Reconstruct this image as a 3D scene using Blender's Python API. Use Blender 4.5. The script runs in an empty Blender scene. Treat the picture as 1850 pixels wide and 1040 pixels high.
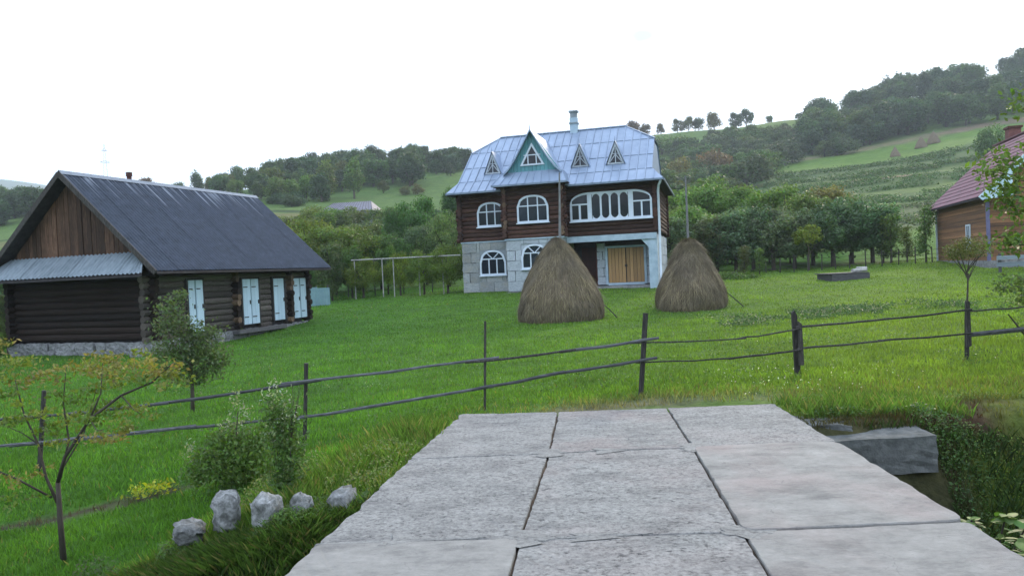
import bpy, bmesh, math, random
import numpy as np
from math import sin, cos, pi, radians, atan2, hypot
from mathutils import Vector, Matrix

# ------------------------------------------------------------------ camera, world, sun, exposure
S = bpy.context.scene
COL = S.collection
FPX, PITCH, ROLL, EYE = 1350.0, radians(1.27), radians(2.58), 1.6
cd = bpy.data.cameras.new('camera'); cam = bpy.data.objects.new('camera', cd); COL.objects.link(cam)
cd.sensor_width = 36.0; cd.lens = 36.0 * FPX / 1850.0; cd.clip_start = 0.05; cd.clip_end = 12000
_F = Vector((0, cos(PITCH), -sin(PITCH))); _U0 = Vector((0, sin(PITCH), cos(PITCH))); _R0 = Vector((1, 0, 0))
_R = cos(ROLL) * _R0 - sin(ROLL) * _U0; _U = sin(ROLL) * _R0 + cos(ROLL) * _U0
cam.matrix_world = Matrix(((_R.x, _U.x, -_F.x, 0), (_R.y, _U.y, -_F.y, 0), (_R.z, _U.z, -_F.z, EYE), (0, 0, 0, 1)))
S.camera = cam
S.view_settings.view_transform = 'Standard'; S.view_settings.look = 'None'
S.view_settings.gamma = 1.0; S.view_settings.use_curve_mapping = False
S.view_settings.exposure = 0.0
S.cycles.max_bounces = 6; S.cycles.transparent_max_bounces = 4; S.cycles.volume_bounces = 0
SUN_EL, SUN_AZ = radians(24), radians(28)          # azimuth from +Y (view direction) towards +X
world = bpy.data.worlds.new('World'); S.world = world; world.use_nodes = True
wn, wl = world.node_tree.nodes, world.node_tree.links
wn.clear()
sky = wn.new('ShaderNodeTexSky'); sky.sky_type = 'NISHITA'; sky.sun_disc = False
sky.sun_elevation = SUN_EL; sky.sun_rotation = SUN_AZ; sky.air_density = 1.2; sky.dust_density = 2.0
wm = wn.new('ShaderNodeMixRGB'); wm.inputs[0].default_value = 0.86; wm.inputs[2].default_value = (15.8, 17.8, 21.5, 1)
# one thin grey scrap of cloud in the white overcast
tc = wn.new('ShaderNodeTexCoord'); vd = wn.new('ShaderNodeVectorMath'); vd.operation = 'SUBTRACT'
_cd = (_F + _R * ((1163 - 925) / FPX) + _U * ((520 - 67) / FPX)).normalized(); vd.inputs[1].default_value = _cd
vm = wn.new('ShaderNodeVectorMath'); vm.operation = 'MULTIPLY'; vm.inputs[1].default_value = (1, 1, 2.0)
vl = wn.new('ShaderNodeVectorMath'); vl.operation = 'LENGTH'
nz = wn.new('ShaderNodeTexNoise'); nz.inputs['Scale'].default_value = 30
ad = wn.new('ShaderNodeMath'); ad.operation = 'MULTIPLY_ADD'; ad.inputs[1].default_value = 0.03
mr = wn.new('ShaderNodeMapRange'); mr.inputs[1].default_value = 0.022; mr.inputs[2].default_value = 0.048
mr.inputs[3].default_value = 0.9; mr.inputs[4].default_value = 0.0
cm = wn.new('ShaderNodeMixRGB'); cm.inputs[2].default_value = (7.0, 8.0, 8.8, 1)
bg = wn.new('ShaderNodeBackground'); bg.inputs[1].default_value = 0.125
ow = wn.new('ShaderNodeOutputWorld')
wl.new(sky.outputs[0], wm.inputs[1]); wl.new(tc.outputs['Generated'], vd.inputs[0]); wl.new(vd.outputs[0], vm.inputs[0])
wl.new(vm.outputs[0], vl.inputs[0]); wl.new(tc.outputs['Generated'], nz.inputs[0]); wl.new(nz.outputs[0], ad.inputs[0])
wl.new(vl.outputs['Value'], ad.inputs[2]); wl.new(ad.outputs[0], mr.inputs[0]); wl.new(mr.outputs[0], cm.inputs[0])
wl.new(wm.outputs[0], cm.inputs[1]); wl.new(cm.outputs[0], bg.inputs[0]); wl.new(bg.outputs[0], ow.inputs[0])
sd = bpy.data.lights.new('sun', 'SUN'); sd.energy = 3.2; sd.angle = radians(11); sd.color = (1.0, 0.84, 0.60)
so = bpy.data.objects.new('sun', sd); COL.objects.link(so); so.location = (0, 0, 60)
_sdir = Vector((sin(SUN_AZ) * cos(SUN_EL), cos(SUN_AZ) * cos(SUN_EL), sin(SUN_EL)))
so.rotation_euler = _sdir.to_track_quat('Z', 'Y').to_euler()

rng = np.random.default_rng(7); rnd = random.Random(11)

# ------------------------------------------------------------------ materials
def nodes(name):
    m = bpy.data.materials.new(name); m.use_nodes = True; nt = m.node_tree; nt.nodes.clear()
    o = nt.nodes.new('ShaderNodeOutputMaterial'); b = nt.nodes.new('ShaderNodeBsdfPrincipled')
    nt.links.new(b.outputs[0], o.inputs[0]); return m, nt, b, o
def mapped(nt, coord='Object', stretch=(1, 1, 1), rand=True):
    t = nt.nodes.new('ShaderNodeTexCoord'); mp = nt.nodes.new('ShaderNodeMapping')
    mp.inputs['Scale'].default_value = stretch
    nt.links.new(t.outputs[coord], mp.inputs[0])
    if rand:
        oi = nt.nodes.new('ShaderNodeObjectInfo'); mu = nt.nodes.new('ShaderNodeMath'); mu.operation = 'MULTIPLY'
        mu.inputs[1].default_value = 57.0; nt.links.new(oi.outputs['Random'], mu.inputs[0])
        nt.links.new(mu.outputs[0], mp.inputs['Location'])
    return mp.outputs[0]
def noise(nt, vec, scale, detail=4, rough=0.6):
    n = nt.nodes.new('ShaderNodeTexNoise'); n.inputs['Scale'].default_value = scale
    n.inputs['Detail'].default_value = detail; n.inputs['Roughness'].default_value = rough
    nt.links.new(vec, n.inputs['Vector']); return n.outputs[0]
def ramp(nt, fac, stops):
    r = nt.nodes.new('ShaderNodeValToRGB'); e = r.color_ramp.elements
    while len(e) < len(stops): e.new(0.5)
    for k, (p, c) in enumerate(stops): e[k].position = p; e[k].color = (*c, 1)
    nt.links.new(fac, r.inputs[0]); return r.outputs[0]
def mix(nt, fac, a, b, mode='MIX'):
    m = nt.nodes.new('ShaderNodeMixRGB'); m.blend_type = mode
    for k, v in ((0, fac), (1, a), (2, b)):
        if hasattr(v, 'links') or hasattr(v, 'is_linked'): nt.links.new(v, m.inputs[k])
        else: m.inputs[k].default_value = v if k == 0 else (*v, 1)
    return m.outputs[0]
def bump(nt, b, h, strength, dist=0.02):
    bp = nt.nodes.new('ShaderNodeBump'); bp.inputs['Strength'].default_value = strength; bp.inputs['Distance'].default_value = dist
    nt.links.new(h, bp.inputs['Height']); nt.links.new(bp.outputs[0], b.inputs['Normal'])
def mat(name, c1, c2, scale=4, stretch=(1, 1, 1), rough=0.8, bmp=0.3, dist=0.01, metal=0.0, vary=0.25, spec=0.3, c3=None, coord='Object', big=0.0, bigc=None, bigscale=0.7):
    m, nt, b, o = nodes(name)
    v = mapped(nt, coord, stretch); n = noise(nt, v, scale, 6, 0.65)
    st = [(0.3, c1), (0.7, c2)] if c3 is None else [(0.25, c1), (0.52, c2), (0.75, c3)]
    c = ramp(nt, n, st)
    if big:
        n2 = noise(nt, mapped(nt, coord, (1, 1, 1)), bigscale, 5, 0.7)
        f = nt.nodes.new('ShaderNodeMapRange'); f.inputs[1].default_value = 0.45; f.inputs[2].default_value = 0.68; f.inputs[4].default_value = big
        nt.links.new(n2, f.inputs[0]); c = mix(nt, f.outputs[0], c, bigc)
    if vary:
        oi = nt.nodes.new('ShaderNodeObjectInfo'); mr_ = nt.nodes.new('ShaderNodeMapRange')
        mr_.inputs[3].default_value = 1 - vary; mr_.inputs[4].default_value = 1 + vary
        nt.links.new(oi.outputs['Random'], mr_.inputs[0])
        hs = nt.nodes.new('ShaderNodeHueSaturation'); nt.links.new(mr_.outputs[0], hs.inputs['Value']); nt.links.new(c, hs.inputs['Color']); c = hs.outputs[0]
    nt.links.new(c, b.inputs['Base Color']); b.inputs['Roughness'].default_value = rough
    b.inputs['Metallic'].default_value = metal; b.inputs['Specular IOR Level'].default_value = spec
    if bmp: bump(nt, b, n, bmp, dist)
    return m
def leafmat(name, trans=0.45, spec=0.35, rough=0.5):
    """leaf colour = object colour x per-face tint attribute; light passes through the leaf"""
    m, nt, b, o = nodes(name)
    oi = nt.nodes.new('ShaderNodeObjectInfo'); at = nt.nodes.new('ShaderNodeAttribute'); at.attribute_name = 'tint'
    c = mix(nt, 1.0, oi.outputs['Color'], at.outputs['Color'], 'MULTIPLY')
    n = noise(nt, mapped(nt, 'Object', (1, 1, 1)), 1.1, 3); c = mix(nt, 0.45, c, ramp(nt, n, [(0.3, (0.55, 0.6, 0.65)), (0.7, (1.9, 1.85, 1.3))]), 'MULTIPLY')
    b.inputs['Roughness'].default_value = rough; b.inputs['Specular IOR Level'].default_value = spec
    nt.links.new(c, b.inputs['Base Color'])
    tr = nt.nodes.new('ShaderNodeBsdfTranslucent'); tcol = mix(nt, 1.0, c, (1.15, 1.15, 0.55), 'MULTIPLY'); nt.links.new(tcol, tr.inputs[0])
    ms = nt.nodes.new('ShaderNodeMixShader'); ms.inputs[0].default_value = trans
    nt.links.new(b.outputs[0], ms.inputs[1]); nt.links.new(tr.outputs[0], ms.inputs[2]); nt.links.new(ms.outputs[0], o.inputs[0])
    return m
M = {}
M['leaf'] = leafmat('leaf'); M['grass'] = leafmat('grass_blade', 0.45, 0.25, 0.55)
M['bark'] = mat('bark', (.035, .03, .025), (.10, .085, .07), 14, (1, 1, .3), .9, .6, .01)
M['bark_pale'] = mat('bark_pale', (.2, .2, .19), (.42, .42, .40), 10, (1, 1, .5), .8, .3)
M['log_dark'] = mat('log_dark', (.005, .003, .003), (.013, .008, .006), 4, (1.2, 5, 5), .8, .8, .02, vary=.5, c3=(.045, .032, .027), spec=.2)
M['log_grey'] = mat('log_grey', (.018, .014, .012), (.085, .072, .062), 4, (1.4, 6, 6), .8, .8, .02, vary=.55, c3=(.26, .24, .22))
M['log_brown'] = mat('log_brown', (.016, .007, .005), (.045, .018, .012), 5, (2.2, 3, 3), .75, .6, .02, vary=.5, c3=(.20, .12, .09))
M['log_end'] = mat('log_end', (.05, .03, .02), (.22, .15, .10), 4, (1, 1, 1), .85, .5, vary=.5)
M['plank'] = mat('plank', (.022, .012, .008), (.085, .045, .028), 5, (9, 9, .7), .8, .7, .01, vary=.55, c3=(.19, .115, .075), big=.6, bigc=(.03, .017, .012), bigscale=.5)
M['plank_grey'] = mat('plank_grey', (.045, .045, .048), (.12, .12, .125), 5, (9, 9, .7), .8, .5)
M['pole_wood'] = mat('pole_wood', (.08, .085, .09), (.20, .205, .21), 6, (6, 6, 1), .8, .4)
M['rail'] = mat('rail', (.022, .022, .025), (.075, .078, .085), 6, (1, 12, 12), .75, .6, .01, c3=(.17, .175, .19), vary=.3)
M['post'] = mat('post', (.012, .011, .011), (.04, .037, .035), 7, (8, 8, 1), .85, .6, .01, c3=(.10, .095, .09))
M['paint_white'] = mat('paint_white', (.48, .56, .66), (.62, .70, .80), 3, (1, 1, 1), .5, .1, vary=.06)
M['paint_blue'] = mat('paint_blue', (.40, .55, .66), (.55, .70, .80), 3, (3, 3, .6), .5, .15, vary=.06)
M['paint_pale'] = mat('paint_pale', (.26, .36, .44), (.42, .53, .62), 3, (1, 1, 1), .8, .3, vary=.06)
M['turquoise'] = mat('turquoise', (.07, .22, .26), (.12, .31, .36), 5, (6, 6, .6), .6, .3, vary=.18)
M['plaster'] = mat('plaster', (.19, .225, .25), (.32, .36, .39), 3, (1, 1, 1), .95, .5, .01, vary=.1)
M['block'] = mat('block', (.18, .20, .21), (.33, .36, .375), 7, (1, 1, 1), .95, .7, .02, vary=.22, big=.5, bigc=(.36, .33, .26), bigscale=1.5)
M['block_pale'] = mat('block_pale', (.26, .30, .34), (.45, .50, .55), 7, (1, 1, 1), .95, .7, .02, vary=.12)
M['mortar'] = mat('mortar', (.10, .105, .11), (.2, .21, .22), 9, (1, 1, 1), .95, .5, vary=0)
M['foundation'] = mat('foundation', (.10, .105, .11), (.30, .31, .32), 5, (1, 1, 1), .95, 1.0, .04, vary=.1)
M['roof_metal'] = mat('roof_metal', (.21, .28, .39), (.27, .345, .46), 2.2, (1, 1, .5), .5, .06, .01, metal=.3, vary=.07, spec=.45, big=.15, bigc=(.17, .22, .29), bigscale=.6)
M['seam'] = mat('seam', (.12, .16, .22), (.21, .27, .35), 3, rough=.5, metal=.3, vary=0)
M['sheet_pale'] = mat('sheet_pale', (.12, .16, .19), (.24, .29, .33), 3, (1, 6, 1), .6, .1, metal=.2, vary=.12)
M['sheet_blue'] = mat('sheet_blue', (.16, .28, .33), (.22, .36, .40), 3, (1, 1, 1), .6, .1, vary=.1)
M['glass'] = mat('glass', (.008, .012, .02), (.022, .03, .044), 2, rough=.1, bmp=.04, vary=.5, spec=.28)
M['iron'] = mat('iron', (.03, .03, .03), (.07, .06, .055), 8, rough=.6, metal=.5, vary=.1)
M['ridge_cap'] = mat('ridge_cap', (.13, .155, .19), (.20, .235, .28), 5, rough=.4, metal=.5, vary=.05)
M['rust'] = mat('rust', (.05, .02, .02), (.14, .06, .05), 8, rough=.8, vary=.1)
M['door_yellow'] = mat('door_yellow', (.17, .09, .04), (.36, .22, .095), 7, (7, 7, .8), .6, .3, vary=.22, c3=(.46, .31, .15))
M['door_red'] = mat('door_red', (.03, .008, .006), (.07, .018, .012), 5, (6, 6, .6), .6, .3)
M['soffit'] = mat('soffit', (.02, .018, .02), (.05, .045, .05), 5, vary=.1)
M['tile_red'] = mat('tile_red', (.09, .02, .036), (.145, .035, .058), 4, rough=.45, bmp=.1, vary=.12, spec=.5)
M['board_new'] = mat('board_new', (.10, .045, .022), (.25, .125, .06), 5, (1.2, 8, 8), .75, .5, vary=.3, c3=(.36, .22, .12), big=.9, bigc=(.035, .025, .022), bigscale=.55)
M['hay'] = mat('hay', (.055, .043, .03), (.15, .118, .08), 7, (2, 2, .5), .95, 1.0, .05, vary=.05, c3=(.20, .155, .10))
M['straw'] = leafmat('straw', 0.25, .15, .8)
M['stone'] = mat('stone', (.05, .055, .05), (.24, .25, .25), 18, (1, 1, 1), .95, 1.0, .03, vary=.2, c3=(.42, .43, .44), big=.7, bigc=(.05, .058, .045), bigscale=8)
M['soil'] = mat('soil', (.025, .018, .012), (.09, .065, .045), 6, (1, 1, 1), 1, .9, .04, vary=0)
M['lichen_concrete'] = mat('lichen_concrete', (.06, .066, .066), (.15, .158, .155), 9, (1, 1, 1), .95, 1.0, .03, vary=.1, big=.6, bigc=(.045, .055, .05), bigscale=2.5)
M['woodpile'] = mat('woodpile', (.04, .04, .045), (.11, .11, .12), 5, (1, 8, 8), .85, .5)
M['brickred'] = mat('brickred', (.12, .05, .05), (.22, .10, .09), 8, rough=.9)

def concrete():
    m, nt, b, o = nodes('slab_concrete')
    v = mapped(nt, 'Object'); oi = nt.nodes.new('ShaderNodeObjectInfo')
    fine = noise(nt, v, 34, 8, .75); mid = noise(nt, v, 7, 6, .7); big = noise(nt, v, 1.3, 5, .6)
    c = ramp(nt, fine, [(.36, (.085, .086, .082)), (.47, (.185, .188, .182)), (.68, (.285, .286, .272))])
    sm = ramp(nt, mid, [(.3, (.185, .183, .172)), (.7, (.258, .254, .238))])
    at = nt.nodes.new('ShaderNodeSeparateColor'); nt.links.new(oi.outputs['Color'], at.inputs[0])
    c = mix(nt, at.outputs[0], c, sm)                       # red of the object colour = how worn smooth the slab is
    pk = nt.nodes.new('ShaderNodeMapRange'); pk.inputs[1].default_value = .45; pk.inputs[2].default_value = .7; pk.inputs[4].default_value = .5
    nt.links.new(big, pk.inputs[0]); pm = nt.nodes.new('ShaderNodeMath'); pm.operation = 'MULTIPLY'
    nt.links.new(pk.outputs[0], pm.inputs[0]); nt.links.new(at.outputs[1], pm.inputs[1])
    c = mix(nt, pm.outputs[0], c, (.25, .185, .175))          # green = reddish staining
    st = noise(nt, mapped(nt, 'Object', (.8, 1.8, 1)), 2.6, 8, .78)
    c = mix(nt, 1.0, c, ramp(nt, st, [(.34, (.62, .62, .64)), (.5, (1, 1, 1)), (.68, (1.25, 1.25, 1.25))]), 'MULTIPLY')
    # pits
    pr_ = nt.nodes.new('ShaderNodeMapRange'); pr_.inputs[1].default_value = .36; pr_.inputs[2].default_value = .43; pr_.inputs[3].default_value = 1; pr_.inputs[4].default_value = 0
    nt.links.new(noise(nt, mapped(nt, 'Object', (.75, 1.35, 1)), 30, 5, .6), pr_.inputs[0])
    gate = nt.nodes.new('ShaderNodeMapRange'); gate.inputs[1].default_value = .46; gate.inputs[2].default_value = .62; nt.links.new(mid, gate.inputs[0])
    pp = nt.nodes.new('ShaderNodeMath'); pp.operation = 'MULTIPLY'; nt.links.new(pr_.outputs[0], pp.inputs[0]); nt.links.new(gate.outputs[0], pp.inputs[1])
    inv = nt.nodes.new('ShaderNodeMath'); inv.operation = 'SUBTRACT'; inv.inputs[0].default_value = 1.15; nt.links.new(at.outputs[0], inv.inputs[1])
    pq = nt.nodes.new('ShaderNodeMath'); pq.operation = 'MULTIPLY'; nt.links.new(pp.outputs[0], pq.inputs[0]); nt.links.new(inv.outputs[0], pq.inputs[1])
    c = mix(nt, pq.outputs[0], c, (.06, .06, .065))
    dv = nt.nodes.new('ShaderNodeTexVoronoi'); dv.feature = 'DISTANCE_TO_EDGE'; dv.inputs['Scale'].default_value = 1.7
    wv_ = nt.nodes.new('ShaderNodeMixRGB'); wv_.inputs[0].default_value = .22; nt.links.new(v, wv_.inputs[1]); nn2 = nt.nodes.new('ShaderNodeTexNoise'); nn2.inputs['Scale'].default_value = 5; nn2.inputs['Detail'].default_value = 6; nt.links.new(v, nn2.inputs[0]); nt.links.new(nn2.outputs[1], wv_.inputs[2]); nt.links.new(wv_.outputs[0], dv.inputs['Vector'])
    ck = nt.nodes.new('ShaderNodeMapRange'); ck.inputs[1].default_value = .0; ck.inputs[2].default_value = .007; ck.inputs[3].default_value = .6; ck.inputs[4].default_value = 0; nt.links.new(dv.outputs[0], ck.inputs[0])
    cg = nt.nodes.new('ShaderNodeMath'); cg.operation = 'MULTIPLY'; nt.links.new(ck.outputs[0], cg.inputs[0]); nt.links.new(gate.outputs[0], cg.inputs[1]); c = mix(nt, cg.outputs[0], c, (.06, .06, .06))
    nt.links.new(c, b.inputs['Base Color']); b.inputs['Roughness'].default_value = .85; b.inputs['Specular IOR Level'].default_value = .3
    hh = nt.nodes.new('ShaderNodeMath'); hh.operation = 'MULTIPLY_ADD'; hh.inputs[1].default_value = -.8
    nt.links.new(pq.outputs[0], hh.inputs[0]); nt.links.new(fine, hh.inputs[2]); bump(nt, b, hh.outputs[0], .75, .012)
    return m
M['concrete'] = concrete()
def slate():
    m, nt, b, o = nodes('old_slate_roof')
    t = nt.nodes.new('ShaderNodeTexCoord'); sx = nt.nodes.new('ShaderNodeSeparateXYZ'); nt.links.new(t.outputs['Object'], sx.inputs[0])
    base = ramp(nt, noise(nt, mapped(nt, 'Object', (1, 1, 1), False), 3.5, 7, .75), [(.3, (.014, .023, .038)), (.6, (.033, .047, .075)), (.8, (.075, .095, .13))])
    lines = noise(nt, mapped(nt, 'Object', (5.5, .12, .12), False), 1.6, 4, .6)        # streaks running down the slope, stronger near the ridge
    up = nt.nodes.new('ShaderNodeMapRange'); up.inputs[1].default_value = 4.2; up.inputs[2].default_value = 5.8; up.inputs[3].default_value = .74; up.inputs[4].default_value = .50
    nt.links.new(sx.outputs[2], up.inputs[0])
    gt = nt.nodes.new('ShaderNodeMath'); gt.operation = 'SUBTRACT'; nt.links.new(lines, gt.inputs[0]); nt.links.new(up.outputs[0], gt.inputs[1])
    sc = nt.nodes.new('ShaderNodeMath'); sc.operation = 'MULTIPLY'; sc.inputs[1].default_value = 9; sc.use_clamp = True; nt.links.new(gt.outputs[0], sc.inputs[0])
    c = mix(nt, sc.outputs[0], base, (.19, .22, .27))
    nt.links.new(c, b.inputs['Base Color']); b.inputs['Roughness'].default_value = .72; b.inputs['Specular IOR Level'].default_value = .35
    bump(nt, b, noise(nt, t.outputs['Object'], 12, 5), .4, .01); return m
M['slate'] = slate()
def groundmat():
    m, nt, b, o = nodes('meadow_ground')
    at = nt.nodes.new('ShaderNodeAttribute'); at.attribute_name = 'cover'
    g = nt.nodes.new('ShaderNodeNewGeometry')
    def nn(s, d=5, st=(1, 1, 1)):
        mp = nt.nodes.new('ShaderNodeMapping'); mp.inputs['Scale'].default_value = st; nt.links.new(g.outputs['Position'], mp.inputs[0]); return noise(nt, mp.outputs[0], s, d, .7)
    c = mix(nt, 1.0, at.outputs['Color'], ramp(nt, nn(.35, 6), [(.3, (.68, .74, .8)), (.7, (1.28, 1.2, 1.1))]), 'MULTIPLY')
    c = mix(nt, 1.0, c, ramp(nt, nn(9, 6), [(.3, (.55, .6, .6)), (.7, (1.35, 1.3, 1.25))]), 'MULTIPLY')
    c = mix(nt, 1.0, c, ramp(nt, nn(1.7, 5), [(.35, (.78, .8, .8)), (.65, (1.15, 1.15, 1.1))]), 'MULTIPLY')
    nt.links.new(c, b.inputs['Base Color']); b.inputs['Roughness'].default_value = .95; b.inputs['Specular IOR Level'].default_value = .1
    bump(nt, b, nn(5, 7), .8, .08); return m
M['ground'] = groundmat()

# ------------------------------------------------------------------ builders
def tag(o, label=None, cat=None, group=None, kind=None):
    if label: o['label'] = label
    if cat: o['category'] = cat
    if group: o['group'] = group
    if kind: o['kind'] = kind
    return o
def link(name, me, parent=None, loc=None, rot=None, scale=None, color=None):
    o = bpy.data.objects.new(name, me); COL.objects.link(o)
    if parent: o.parent = parent
    if loc is not None: o.location = loc
    if rot is not None: o.rotation_euler = rot
    if scale is not None: o.scale = scale
    if color is not None: o.color = (*color, 1)
    return o
def empty(name, loc=(0, 0, 0), rz=0.0, label=None, cat=None, group=None, scale=None):
    o = link(name, None, None, loc, (0, 0, rz), scale); o.empty_display_size = .3
    return tag(o, label, cat, group)
def kids(o): return [c for c in COL.objects if c.parent == o]
class MB:
    """collects boxes, tubes, prisms; build() links ONE mesh"""
    def __init__(s): s.v = []; s.f = []
    def add(s, vs, fs):
        b = len(s.v); s.v += [tuple(v) for v in vs]; s.f += [tuple(b + i for i in f) for f in fs]; return s
    def box(s, x0, x1, y0, y1, z0, z1):
        return s.add([(x0, y0, z0), (x1, y0, z0), (x1, y1, z0), (x0, y1, z0), (x0, y0, z1), (x1, y0, z1), (x1, y1, z1), (x0, y1, z1)],
                     [(0, 3, 2, 1), (4, 5, 6, 7), (0, 1, 5, 4), (1, 2, 6, 5), (2, 3, 7, 6), (3, 0, 4, 7)])
    def prism(s, pts, ext):
        """closed polygon pts (3D), extruded by vector ext"""
        n = len(pts); p2 = [tuple(a + b for a, b in zip(p, ext)) for p in pts]
        return s.add(list(pts) + p2, [tuple(range(n - 1, -1, -1)), tuple(range(n, 2 * n))] + [(i, (i + 1) % n, n + (i + 1) % n, n + i) for i in range(n)])
    def bar(s, a, b, w, h, up=(0, 0, 1)):
        a = Vector(a); b = Vector(b); d = (b - a).normalized(); up = Vector(up)
        sd_ = d.cross(up); sd_ = sd_.normalized() if sd_.length > 1e-6 else Vector((1, 0, 0)); u2 = sd_.cross(d).normalized()
        q = [sd_ * (w / 2 * i) + u2 * (h / 2 * j) for i, j in ((-1, -1), (1, -1), (1, 1), (-1, 1))]
        return s.add([tuple(a + k) for k in q] + [tuple(b + k) for k in q], [(3, 2, 1, 0), (4, 5, 6, 7), (0, 1, 5, 4), (1, 2, 6, 5), (2, 3, 7, 6), (3, 0, 4, 7)])
    def tube(s, pts, rad, n=6, cap=True):
        pts = [Vector(p) for p in pts]; k = len(pts); rad = rad if hasattr(rad, '__len__') else [rad] * k; b = len(s.v)
        pu = None
        for i, p in enumerate(pts):
            d = (pts[min(i + 1, k - 1)] - pts[max(i - 1, 0)]).normalized()
            if pu is None: pu = d.orthogonal().normalized()
            pu = (pu - d * pu.dot(d)).normalized(); pv = d.cross(pu)
            for j in range(n):
                a = 2 * pi * j / n; s.v.append(tuple(p + (pu * cos(a) + pv * sin(a)) * rad[i]))
        for i in range(k - 1):
            for j in range(n):
                s.f.append((b + i * n + j, b + i * n + (j + 1) % n, b + (i + 1) * n + (j + 1) % n, b + (i + 1) * n + j))
        if cap: s.f.append(tuple(b + j for j in range(n - 1, -1, -1))); s.f.append(tuple(b + (k - 1) * n + j for j in range(n)))
        return s
    def mesh(s, name, m, smooth=False):
        me = bpy.data.meshes.new(name); me.from_pydata(s.v, [], s.f); me.materials.append(m)
        if smooth: me.polygons.foreach_set('use_smooth', [True] * len(me.polygons))
        me.update(); return me
    def build(s, name, m, parent=None, smooth=False, **kw): return link(name, s.mesh(name, m, smooth), parent, **kw)
def npmesh(name, V, F, m, tint=None, cover=None, smooth=False):
    """V (n,3), F (k,c) arrays; tint = per-face colour (k,3); cover = per-vertex colour (n,3)"""
    V = np.asarray(V, np.float32); F = np.asarray(F, np.int32); k, c = F.shape
    me = bpy.data.meshes.new(name); me.vertices.add(len(V)); me.vertices.foreach_set('co', V.ravel())
    me.loops.add(k * c); me.loops.foreach_set('vertex_index', F.ravel())
    me.polygons.add(k); me.polygons.foreach_set('loop_start', np.arange(0, k * c, c, dtype=np.int32))
    try: me.polygons.foreach_set('loop_total', np.full(k, c, np.int32))
    except Exception: pass
    if smooth: me.polygons.foreach_set('use_smooth', np.ones(k, bool))
    me.materials.append(m); me.update(calc_edges=True)
    if tint is not None:
        a = me.attributes.new('tint', 'FLOAT_COLOR', 'FACE'); a.data.foreach_set('color', np.hstack([tint, np.ones((k, 1))]).astype(np.float32).ravel())
    if cover is not None:
        a = me.attributes.new('cover', 'FLOAT_COLOR', 'POINT'); a.data.foreach_set('color', np.hstack([cover, np.ones((len(V), 1))]).astype(np.float32).ravel())
    return me
def clip(poly, cp):
    """Sutherland-Hodgman: polygon clipped by a convex counter-clockwise polygon, both 2D"""
    out = list(poly)
    for i in range(len(cp)):
        a, b = cp[i], cp[(i + 1) % len(cp)]; src, out = out, []
        def side(p): return (b[0] - a[0]) * (p[1] - a[1]) - (b[1] - a[1]) * (p[0] - a[0])
        for j in range(len(src)):
            p, q = src[j], src[(j + 1) % len(src)]; sp, sq = side(p), side(q)
            if sp >= 0: out.append(p)
            if (sp > 0 > sq) or (sp < 0 < sq):
                t = sp / (sp - sq); out.append((p[0] + t * (q[0] - p[0]), p[1] + t * (q[1] - p[1])))
        if not out: return []
    res = []
    for p in out:
        if not res or hypot(p[0] - res[-1][0], p[1] - res[-1][1]) > 1e-4: res.append(p)
    if len(res) > 1 and hypot(res[0][0] - res[-1][0], res[0][1] - res[-1][1]) < 1e-4: res.pop()
    return res if len(res) >= 3 else []
def area(p): return abs(sum(p[i][0] * p[(i + 1) % len(p)][1] - p[(i + 1) % len(p)][0] * p[i][1] for i in range(len(p)))) / 2

def vnoise(x, y, seed=0):
    """2D value noise, vectorised"""
    x = np.asarray(x, float); y = np.asarray(y, float); xi = np.floor(x); yi = np.floor(y); fx = x - xi; fy = y - yi
    fx = fx * fx * (3 - 2 * fx); fy = fy * fy * (3 - 2 * fy)
    def h(a, b): v = np.sin(a * 127.1 + b * 311.7 + seed * 74.7) * 43758.5453; return v - np.floor(v)
    return (h(xi, yi) * (1 - fx) + h(xi + 1, yi) * fx) * (1 - fy) + (h(xi, yi + 1) * (1 - fx) + h(xi + 1, yi + 1) * fx) * fy
def fbm(x, y, seed=0, o=4): return sum(vnoise(x * 2 ** k, y * 2 ** k, seed + k) / 2 ** (k + 1) for k in range(o)) / (1 - .5 ** o)

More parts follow.
